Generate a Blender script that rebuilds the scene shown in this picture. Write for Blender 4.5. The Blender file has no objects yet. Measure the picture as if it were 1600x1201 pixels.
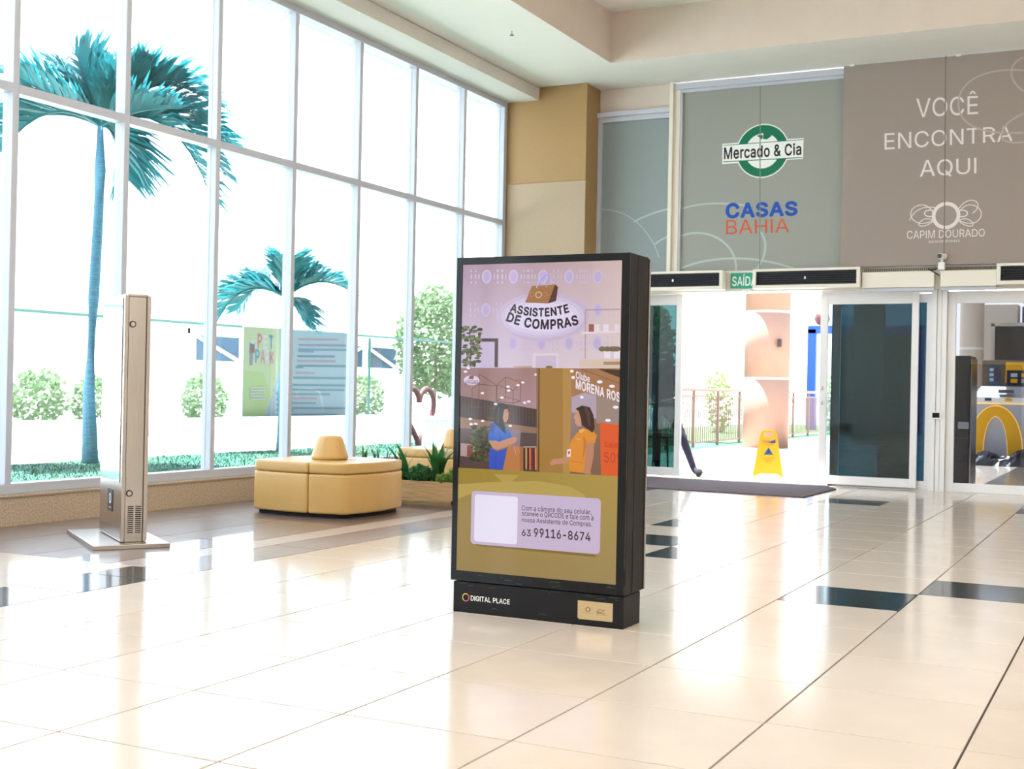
import bpy, bmesh, math, random
from mathutils import Vector, Matrix
random.seed(7)
sc = bpy.context.scene
col = sc.collection

# ------------------------------------------------------------------ camera, sky, sun, exposure
cam_data = bpy.data.cameras.new('camera')
cam = bpy.data.objects.new('camera', cam_data); col.objects.link(cam)
R_, U_, B_ = (0.894002, 0.447618, 0.019983), (-0.016367, -0.011944, 0.999795), (0.447765, -0.894145, -0.003351)
mw = Matrix(((R_[0], U_[0], B_[0], 2.27432), (R_[1], U_[1], B_[1], -3.98203), (R_[2], U_[2], B_[2], 1.04122), (0, 0, 0, 1)))
cam.matrix_world = mw
cam_data.sensor_width = 36; cam_data.lens = 44.78; cam_data.clip_end = 500
cam_data.dof.use_dof = True; cam_data.dof.focus_distance = 6.2; cam_data.dof.aperture_fstop = 7.0
sc.camera = cam

world = bpy.data.worlds.new('sky'); sc.world = world; world.use_nodes = True
wn = world.node_tree; wn.nodes.clear()
wo = wn.nodes.new('ShaderNodeOutputWorld'); bg = wn.nodes.new('ShaderNodeBackground')
tc = wn.nodes.new('ShaderNodeTexCoord'); sx = wn.nodes.new('ShaderNodeSeparateXYZ'); cr = wn.nodes.new('ShaderNodeValToRGB')
cr.color_ramp.elements[0].position = 0.0; cr.color_ramp.elements[0].color = (0.97, 0.965, 1.0, 1)
cr.color_ramp.elements[1].position = 0.9; cr.color_ramp.elements[1].color = (0.62, 0.78, 1.0, 1)
bg.inputs['Strength'].default_value = 2.75
wn.links.new(tc.outputs['Generated'], sx.inputs[0]); wn.links.new(sx.outputs['Z'], cr.inputs[0])
wn.links.new(cr.outputs[0], bg.inputs['Color']); wn.links.new(bg.outputs[0], wo.inputs['Surface'])

sun_d = bpy.data.lights.new('sun', 'SUN'); sun_d.energy = 18; sun_d.color = (1.0, 0.99, 0.97); sun_d.angle = 0.01
sun = bpy.data.objects.new('sun', sun_d); col.objects.link(sun)
sun.rotation_euler = Vector((-0.22, 0.12, 1.0)).to_track_quat('Z', 'Y').to_euler()
sun.location = (0, 0, 30)

vs = sc.view_settings
vs.view_transform = 'Standard'; vs.look = 'None'; vs.gamma = 1.0; vs.use_curve_mapping = False; vs.exposure = 0.68

# ------------------------------------------------------------------ materials
def lin(c):
    r = []
    for v in c:
        v = v/255.0
        r.append(v/12.92 if v <= 0.04045 else ((v+0.055)/1.055)**2.4)
    return tuple(r)

def mat(name, rgb, rough=0.5, metal=0.0, spec=0.5, noise=0.0, scale=20.0, rgb2=None, bump=0.0, stretch=None, emit=None, estr=0.0, coat=0.0, transl=False):
    m = bpy.data.materials.new(name); m.use_nodes = True
    nt = m.node_tree; b = nt.nodes['Principled BSDF']
    c = lin(rgb)
    b.inputs['Base Color'].default_value = (*c, 1)
    b.inputs['Roughness'].default_value = rough; b.inputs['Metallic'].default_value = metal
    b.inputs['Specular IOR Level'].default_value = spec
    b.inputs['Coat Weight'].default_value = coat
    if emit: b.inputs['Emission Color'].default_value = (*lin(emit), 1); b.inputs['Emission Strength'].default_value = estr
    if noise > 0 or bump > 0:
        t = nt.nodes.new('ShaderNodeTexCoord'); mp = nt.nodes.new('ShaderNodeMapping')
        n = nt.nodes.new('ShaderNodeTexNoise'); n.inputs['Scale'].default_value = scale; n.inputs['Detail'].default_value = 6
        if stretch: mp.inputs['Scale'].default_value = stretch
        nt.links.new(t.outputs['Object'], mp.inputs[0]); nt.links.new(mp.outputs[0], n.inputs['Vector'])
        if noise > 0:
            r = nt.nodes.new('ShaderNodeValToRGB')
            d = lin(rgb2) if rgb2 else tuple(v*(1-noise) for v in c)
            r.color_ramp.elements[0].position = 0.35; r.color_ramp.elements[0].color = (*d, 1)
            r.color_ramp.elements[1].position = 0.65; r.color_ramp.elements[1].color = (*c, 1)
            nt.links.new(n.outputs['Fac'], r.inputs[0]); nt.links.new(r.outputs[0], b.inputs['Base Color'])
        if bump > 0:
            bp = nt.nodes.new('ShaderNodeBump'); bp.inputs['Strength'].default_value = bump; bp.inputs['Distance'].default_value = 0.01
            nt.links.new(n.outputs['Fac'], bp.inputs['Height']); nt.links.new(bp.outputs[0], b.inputs['Normal'])
    if transl:
        tr = nt.nodes.new('ShaderNodeBsdfTranslucent'); tr.inputs['Color'].default_value = (*c, 1)
        mx = nt.nodes.new('ShaderNodeMixShader'); mx.inputs[0].default_value = 0.35
        nt.links.new(b.outputs[0], mx.inputs[1]); nt.links.new(tr.outputs[0], mx.inputs[2])
        nt.links.new(mx.outputs[0], nt.nodes['Material Output'].inputs['Surface'])
    return m

def glass_mat(name, tint, refl=0.06, rough=0.0):
    m = bpy.data.materials.new(name); m.use_nodes = True
    nt = m.node_tree; nt.nodes.clear()
    o = nt.nodes.new('ShaderNodeOutputMaterial'); t = nt.nodes.new('ShaderNodeBsdfTransparent'); g = nt.nodes.new('ShaderNodeBsdfGlossy')
    t.inputs['Color'].default_value = (*tint, 1); g.inputs['Roughness'].default_value = rough
    lw = nt.nodes.new('ShaderNodeLayerWeight'); lw.inputs['Blend'].default_value = 0.5
    pw = nt.nodes.new('ShaderNodeMath'); pw.operation = 'POWER'; pw.inputs[1].default_value = 5.0
    f = nt.nodes.new('ShaderNodeMath'); f.operation = 'MULTIPLY_ADD'; f.inputs[1].default_value = 0.9; f.inputs[2].default_value = refl*0.6
    nt.links.new(lw.outputs['Facing'], pw.inputs[0]); nt.links.new(pw.outputs[0], f.inputs[0])
    mx = nt.nodes.new('ShaderNodeMixShader')
    nt.links.new(f.outputs[0], mx.inputs[0]); nt.links.new(t.outputs[0], mx.inputs[1]); nt.links.new(g.outputs[0], mx.inputs[2])
    nt.links.new(mx.outputs[0], o.inputs['Surface'])
    return m

def print_mat(name, emissive=0.0, rough=0.6, spec=0.4, dim=1.0):
    m = bpy.data.materials.new(name); m.use_nodes = True
    nt = m.node_tree; b = nt.nodes['Principled BSDF']
    a = nt.nodes.new('ShaderNodeAttribute'); a.attribute_name = 'Col'
    b.inputs['Roughness'].default_value = rough; b.inputs['Specular IOR Level'].default_value = spec
    if emissive > 0:
        b.inputs['Base Color'].default_value = (0.01, 0.01, 0.01, 1)
        nt.links.new(a.outputs['Color'], b.inputs['Emission Color']); b.inputs['Emission Strength'].default_value = emissive
    else:
        vm = nt.nodes.new('ShaderNodeVectorMath'); vm.operation = 'SCALE'; vm.inputs['Scale'].default_value = dim
        nt.links.new(a.outputs['Color'], vm.inputs[0]); nt.links.new(vm.outputs[0], b.inputs['Base Color'])
    return m

M = {}
M['tile'] = mat('cream porcelain', (218, 205, 193), 0.13, noise=0.06, scale=3, spec=0.5)
M['tile_b'] = mat('cream porcelain warmer', (215, 201, 188), 0.13, noise=0.08, scale=3, spec=0.5)
M['dark_tile'] = mat('black granite', (46, 54, 58), 0.10, noise=0.3, scale=60)
M['brown_tile'] = mat('brown wood look tile', (122, 102, 98), 0.34, spec=1.0, coat=0.6, noise=0.35, scale=6, stretch=(8, 1, 1))
M['strip_tile'] = mat('light strip tile', (190, 176, 172), 0.30, spec=1.0, coat=0.6, noise=0.1, scale=5, stretch=(8, 1, 1))
M['grout'] = mat('grout', (62, 52, 52), 0.8)
M['stone'] = mat('granite upstand', (208, 190, 168), 0.45, noise=0.35, scale=70, rgb2=(176, 154, 130))
M['white_metal'] = mat('white coated aluminium', (196, 199, 212), 0.35, spec=0.4)
M['door_white'] = mat('white door frame', (236, 236, 238), 0.35, spec=0.4)
M['cream'] = mat('cream plaster', (234, 226, 214), 0.75, noise=0.02, scale=3, bump=0.02)
M['ceil'] = mat('ceiling plaster', (236, 234, 228), 0.8, noise=0.02, scale=4)
M['pink_cream'] = mat('rose cream plaster', (220, 205, 194), 0.8, noise=0.03, scale=4)
M['tan'] = mat('ochre plaster', (170, 136, 88), 0.6, noise=0.08, scale=60, bump=0.15)
M['tan2'] = mat('sand plaster', (180, 158, 132), 0.6, noise=0.08, scale=60, bump=0.1)
M['beam'] = mat('textured bulkhead', (222, 218, 212), 0.8, noise=0.06, scale=50, bump=0.2)
M['glass'] = glass_mat('clear pane', (0.93, 0.97, 0.98))
M['tint'] = glass_mat('tinted pane', (0.05, 0.13, 0.165))
M['left_tint'] = glass_mat('green tinted pane', (0.14, 0.27, 0.27))
M['verge'] = mat('verge grass', (70, 112, 60), 0.9, noise=0.4, scale=20)
M['clear'] = glass_mat('door pane', (0.72, 0.84, 0.88))
M['smoke'] = glass_mat('grey door pane', (0.46, 0.48, 0.50))
M['black'] = mat('black laminate', (16, 14, 18), 0.5, spec=0.3, noise=0.25, scale=9, stretch=(30, 30, 1))
M['bezel'] = mat('black glass border', (6, 8, 14), 0.12, spec=0.3)
M['steel'] = mat('brushed stainless steel', (196, 190, 186), 0.24, metal=1.0, noise=0.12, scale=14, stretch=(30, 30, 0.6))
M['steel_dark'] = mat('steel seam', (70, 60, 58), 0.4, metal=0.8)
M['display'] = mat('display glass', (214, 220, 224), 0.06, coat=1.0)
M['vinyl'] = mat('mustard leatherette', (206, 166, 100), 0.30, noise=0.06, scale=5, bump=0.03)
M['void'] = mat('dark recess', (18, 18, 20), 0.8)
M['leaf'] = mat('green leaf', (58, 116, 60), 0.4, noise=0.4, scale=12, transl=True)
M['leaf_light'] = mat('pale green leaf', (128, 158, 74), 0.5, noise=0.3, scale=12, transl=True)
M['palm_leaf'] = mat('haze tinted palm leaflet', (42, 132, 138), 0.45, noise=0.3, scale=3, transl=True)  # haze and blue sky light mixed into the leaf colour
M['trunk'] = mat('haze blue palm bark', (92, 148, 176), 0.8, noise=0.4, scale=9, stretch=(1, 1, 8))  # blue flare haze put into the bark colour
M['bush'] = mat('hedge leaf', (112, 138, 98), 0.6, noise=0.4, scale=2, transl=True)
M['wood'] = mat('oak laminate', (196, 160, 112), 0.45, noise=0.3, scale=5, stretch=(1, 1, 18))
M['soil'] = mat('potting soil', (50, 38, 30), 0.9, noise=0.4, scale=60)
M['grass'] = mat('lawn', (44, 98, 78), 0.9, noise=0.25, scale=30, bump=0.2)
M['paving'] = mat('pale outdoor paving', (204, 202, 198), 0.8, noise=0.1, scale=2)
M['white_wall'] = mat('white render', (232, 230, 226), 0.8)
M['green_steel'] = mat('green painted steel', (20, 84, 72), 0.5)
M['slate'] = mat('slate blue sheet', (58, 84, 104), 0.7)
M['dark_sheet'] = mat('dark blue sheet', (22, 34, 52), 0.8)
M['rust'] = mat('maroon painted steel', (96, 44, 52), 0.5)
M['rail'] = mat('brown railing steel', (120, 96, 84), 0.5)
M['outcol'] = mat('peach column paint', (146, 114, 98), 0.7, noise=0.04, scale=3)
M['blue'] = mat('blue painted steel', (10, 74, 190), 0.5)
M['mat_rug'] = mat('grey ribbed door mat', (106, 92, 98), 0.95, noise=0.3, scale=90, stretch=(0.2, 1, 1), bump=0.5)
M['yellow'] = mat('yellow plastic', (196, 140, 4), 0.4)
M['appl_white'] = mat('off white appliance plastic', (230, 225, 214), 0.45)
M['fins'] = mat('dark grille fins', (34, 36, 50), 0.4)
M['exit_green'] = mat('exit sign green', (10, 138, 108), 0.4, emit=(10, 138, 108), estr=0.15)
M['white'] = mat('plain white', (236, 236, 236), 0.5)
M['navy'] = mat('navy trousers', (26, 26, 54), 0.85)
M['black_cloth'] = mat('black cloth', (20, 18, 24), 0.9)
M['skin'] = mat('skin', (150, 100, 80), 0.55)
M['hair'] = mat('dark hair', (20, 14, 14), 0.5)
M['gold'] = mat('gold plastic sign', (214, 160, 12), 0.4, emit=(224, 160, 10), estr=0.25)
M['warm_led'] = mat('warm light strip', (255, 220, 150), 0.5, emit=(255, 206, 120), estr=1.2)
M['counter'] = mat('pale grey counter', (176, 184, 200), 0.4)
M['bag'] = mat('black plastic bag', (26, 28, 36), 0.3, bump=0.6, scale=9)
M['bronze'] = mat('bronze frame', (110, 96, 80), 0.4, metal=0.4)
M['wall_beige'] = mat('beige wing wall', (190, 178, 164), 0.8)
M['print'] = print_mat('printed vinyl')
M['banner_print'] = print_mat('dimmed banner print', dim=0.2)  # shade put into the print colours so daylight does not burn them out
M['screen'] = print_mat('lit advertising screen', emissive=0.56, rough=0.06, spec=0.3)
M['fill_lamp'] = mat('added fill diffuser', (255, 250, 240), 0.5, emit=(255, 246, 236), estr=25.0)  # added source, not seen, to lift the hall's brightness

# ------------------------------------------------------------------ builders
def tag(o, label=None, cat=None, group=None, kind=None):
    if label: o['label'] = label
    if cat: o['category'] = cat
    if group: o['group'] = group
    if kind: o['kind'] = kind
    return o

def thing(name, label=None, cat=None, loc=(0, 0, 0), rz=0, group=None, kind=None):
    o = bpy.data.objects.new(name, None); col.objects.link(o)
    o.location = loc; o.rotation_euler = (0, 0, rz); o.empty_display_size = 0.1
    return tag(o, label, cat, group, kind)

class MB:
    def __init__(s): s.v = []; s.f = []; s.c = []
    def add(s, vs, fs):
        n = len(s.v); s.v += [tuple(v) for v in vs]; s.f += [tuple(i+n for i in f) for f in fs]; return s
    def box(s, x0, y0, z0, x1, y1, z1):
        v = [(x0, y0, z0), (x1, y0, z0), (x1, y1, z0), (x0, y1, z0), (x0, y0, z1), (x1, y0, z1), (x1, y1, z1), (x0, y1, z1)]
        return s.add(v, [(0, 3, 2, 1), (4, 5, 6, 7), (0, 1, 5, 4), (1, 2, 6, 5), (2, 3, 7, 6), (3, 0, 4, 7)])
    def prism(s, pts, z0, z1):
        n = len(pts); v = [(x, y, z0) for x, y in pts]+[(x, y, z1) for x, y in pts]
        return s.add(v, [tuple(range(n-1, -1, -1)), tuple(range(n, 2*n))]+[(i, (i+1) % n, n+(i+1) % n, n+i) for i in range(n)])
    def tube(s, pts, r, n=8, cap=True):
        pts = [Vector(p) for p in pts]; rs = r if isinstance(r, (list, tuple)) else [r]*len(pts)
        rings = []; ref = Vector((0, 0, 1))
        for i, p in enumerate(pts):
            d = (pts[min(i+1, len(pts)-1)]-pts[max(i-1, 0)]).normalized()
            a = d.cross(ref)
            if a.length < 1e-3: a = d.cross(Vector((1, 0, 0)))
            a.normalize(); b = d.cross(a)
            rings.append([p+(a*math.cos(t)+b*math.sin(t))*rs[i] for t in [2*math.pi*k/n for k in range(n)]])
        v = [q for rg in rings for q in rg]; f = []
        for i in range(len(pts)-1):
            for k in range(n): f.append((i*n+k, i*n+(k+1) % n, (i+1)*n+(k+1) % n, (i+1)*n+k))
        if cap: f += [tuple(range(n-1, -1, -1)), tuple(range((len(pts)-1)*n, len(pts)*n))]
        return s.add(v, f)
    def lathe(s, prof, n=24, c=(0, 0)):
        v = []; f = []
        for r, z in prof: v += [(c[0]+r*math.cos(2*math.pi*k/n), c[1]+r*math.sin(2*math.pi*k/n), z) for k in range(n)]
        for i in range(len(prof)-1):
            for k in range(n): f.append((i*n+k, i*n+(k+1) % n, (i+1)*n+(k+1) % n, (i+1)*n+k))
        f += [tuple(range(n-1, -1, -1)), tuple(range((len(prof)-1)*n, len(prof)*n))]
        return s.add(v, f)
    def build(s, name, m, parent=None, bevel=0.0, smooth=False, kind=None, label=None, seg=2):
        me = bpy.data.meshes.new(name); me.from_pydata(s.v, [], s.f); me.materials.append(m); me.validate(); me.update()
        if bevel > 0:
            bm = bmesh.new(); bm.from_mesh(me)
            ed = [e for e in bm.edges if len(e.link_faces) == 2 and e.calc_face_angle(0) > 0.5]
            bmesh.ops.bevel(bm, geom=ed, offset=bevel, segments=seg, profile=0.6, affect='EDGES', clamp_overlap=True)
            bm.to_mesh(me); bm.free()
        if smooth:
            for p in me.polygons: p.use_smooth = True
        o = bpy.data.objects.new(name, me); col.objects.link(o)
        if parent: o.parent = parent
        return tag(o, label=label, kind=kind)

def copy_tree(o, parent=None):
    c = o.copy(); col.objects.link(c)
    if parent: c.parent = parent
    for ch in o.children: copy_tree(ch, c)
    return c

TXT = {}
from mathutils.geometry import delaunay_2d_cdt
GF = {}
def glyph_fill(ch, lp):
    # contours may overlap: triangulate all of them, keep triangles with a non-zero winding number
    if ch in GF: return GF[ch]
    vs_, es = [], []
    for l in lp:
        n = len(vs_); vs_ += [Vector((p.x, p.y)) for p in l]; es += [(n+i, n+(i+1) % len(l)) for i in range(len(l))]
    ov, oe, of, _a, _b, _c = delaunay_2d_cdt(vs_, es, [], 0, 1e-5)
    keep = []
    for f in of:
        c = sum((ov[i] for i in f), Vector((0, 0)))/len(f); w = 0
        for l in lp:
            for i in range(len(l)):
                a, b = l[i], l[(i+1) % len(l)]
                if (a.y <= c.y) != (b.y <= c.y):
                    xx = a.x+(c.y-a.y)/(b.y-a.y)*(b.x-a.x)
                    if xx > c.x: w += 1 if b.y > a.y else -1
        if w: keep.append(tuple(f))
    GF[ch] = ([Vector((p.x, p.y, 0)) for p in ov], keep); return GF[ch]
def text2d(s, bold):
    """lettering from the outline table; cap height 1, width scaled to 1"""
    k = (s, bold)
    if k in TXT: return TXT[k]
    v = []; f = []; x = 0.0
    bold = max(bold, 0)
    for ch in s:
        adv, loops = GLYPHS.get(ch, GLYPHS[' '])
        if loops:
            lp = [[Vector((q[i]/1000, q[i+1]/1000, 0)) for i in range(0, len(q), 2)] for q in loops]
            flat, tris = glyph_fill(ch, lp)
            for ci, (dx, dy) in enumerate([(0, 0)] if bold == 0 else [(bold, 0), (-bold, 0), (0, bold), (0, -bold), (bold*.7, bold*.7), (-bold*.7, bold*.7), (bold*.7, -bold*.7), (-bold*.7, -bold*.7)]):
                n = len(v); v += [(p.x+x+dx, p.y+dy, ci*.09) for p in flat]; f += [tuple(n+i for i in t) for t in tris]
        x += adv/1000+bold*1.2
    x0 = min(a[0] for a in v); x1 = max(a[0] for a in v)
    TXT[k] = ([((a-x0)/(x1-x0), b, c) for a, b, c in v], f); return TXT[k]

def art(name, data, to3, step, m, parent=None, bg=None):
    """flat print: a list of coloured shapes laid over each other; to3(u, v, h) puts them on their surface"""
    V = []; F = []; CC = []; lay = 0
    items = ([('p', bg[0], bg[1])] if bg else [])+data
    for e in items:
        h = lay*step; lay += 1; t = e[0]
        if t in 'pg':
            pts = e[2]; n = len(V); V += [to3(u, v, h) for u, v in pts]; F.append(tuple(range(n, n+len(pts))))
            CC.append([e[1]]*len(pts) if t == 'p' else e[1])
        elif t == 'e':
            n = len(V); k = 28; V += [to3(e[2]+e[4]*math.cos(2*math.pi*i/k), e[3]+e[5]*math.sin(2*math.pi*i/k), h) for i in range(k)]
            F.append(tuple(range(n, n+k))); CC.append([e[1]]*k)
        elif t == 'l':
            p = [Vector(q) for q in e[3]]; w = e[2]/2; n = len(V)
            for i, q in enumerate(p):
                d = (p[min(i+1, len(p)-1)]-p[max(i-1, 0)])
                d = d.normalized() if d.length > 1e-9 else Vector((1, 0)); o = Vector((-d.y, d.x))*w
                V.append(to3(q.x+o.x, q.y+o.y, h)); V.append(to3(q.x-o.x, q.y-o.y, h))
            for i in range(len(p)-1):
                F.append((n+2*i, n+2*i+2, n+2*i+3, n+2*i+1)); CC.append([e[1]]*4)
        elif t in 'qa':
            tv, tf = text2d(e[2], e[3]); n = len(V)
            if t == 'q':
                bl, br, tr, tl = [Vector(q) for q in e[4]]
                for a, b, c in tv:
                    q = (bl*(1-a)+br*a)*(1-b)+(tl*(1-a)+tr*a)*b; V.append(to3(q.x, q.y, h+c*step))
            else:
                p0, p1, p2 = [Vector(q) for q in e[4]]; pc = p1*2-(p0+p2)/2
                for a, b, c in tv:
                    q = p0*(1-a)**2+pc*2*a*(1-a)+p2*a*a; d = ((pc-p0)*(1-a)+(p2-pc)*a).normalized()
                    q = q+Vector((-d.y, d.x))*b*e[5]; V.append(to3(q.x, q.y, h+c*step))
            for f in tf: F.append(tuple(n+i for i in f)); CC.append([e[1]]*len(f))
    me = bpy.data.meshes.new(name); me.from_pydata(V, [], F)
    at = me.color_attributes.new('Col', 'FLOAT_COLOR', 'CORNER')
    for p, cc in zip(me.polygons, CC):
        for j, li in enumerate(p.loop_indices): at.data[li].color = (*lin(cc[j]), 1)
    me.materials.append(m); me.update()
    o = bpy.data.objects.new(name, me); col.objects.link(o)
    if parent: o.parent = parent
    return o

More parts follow.
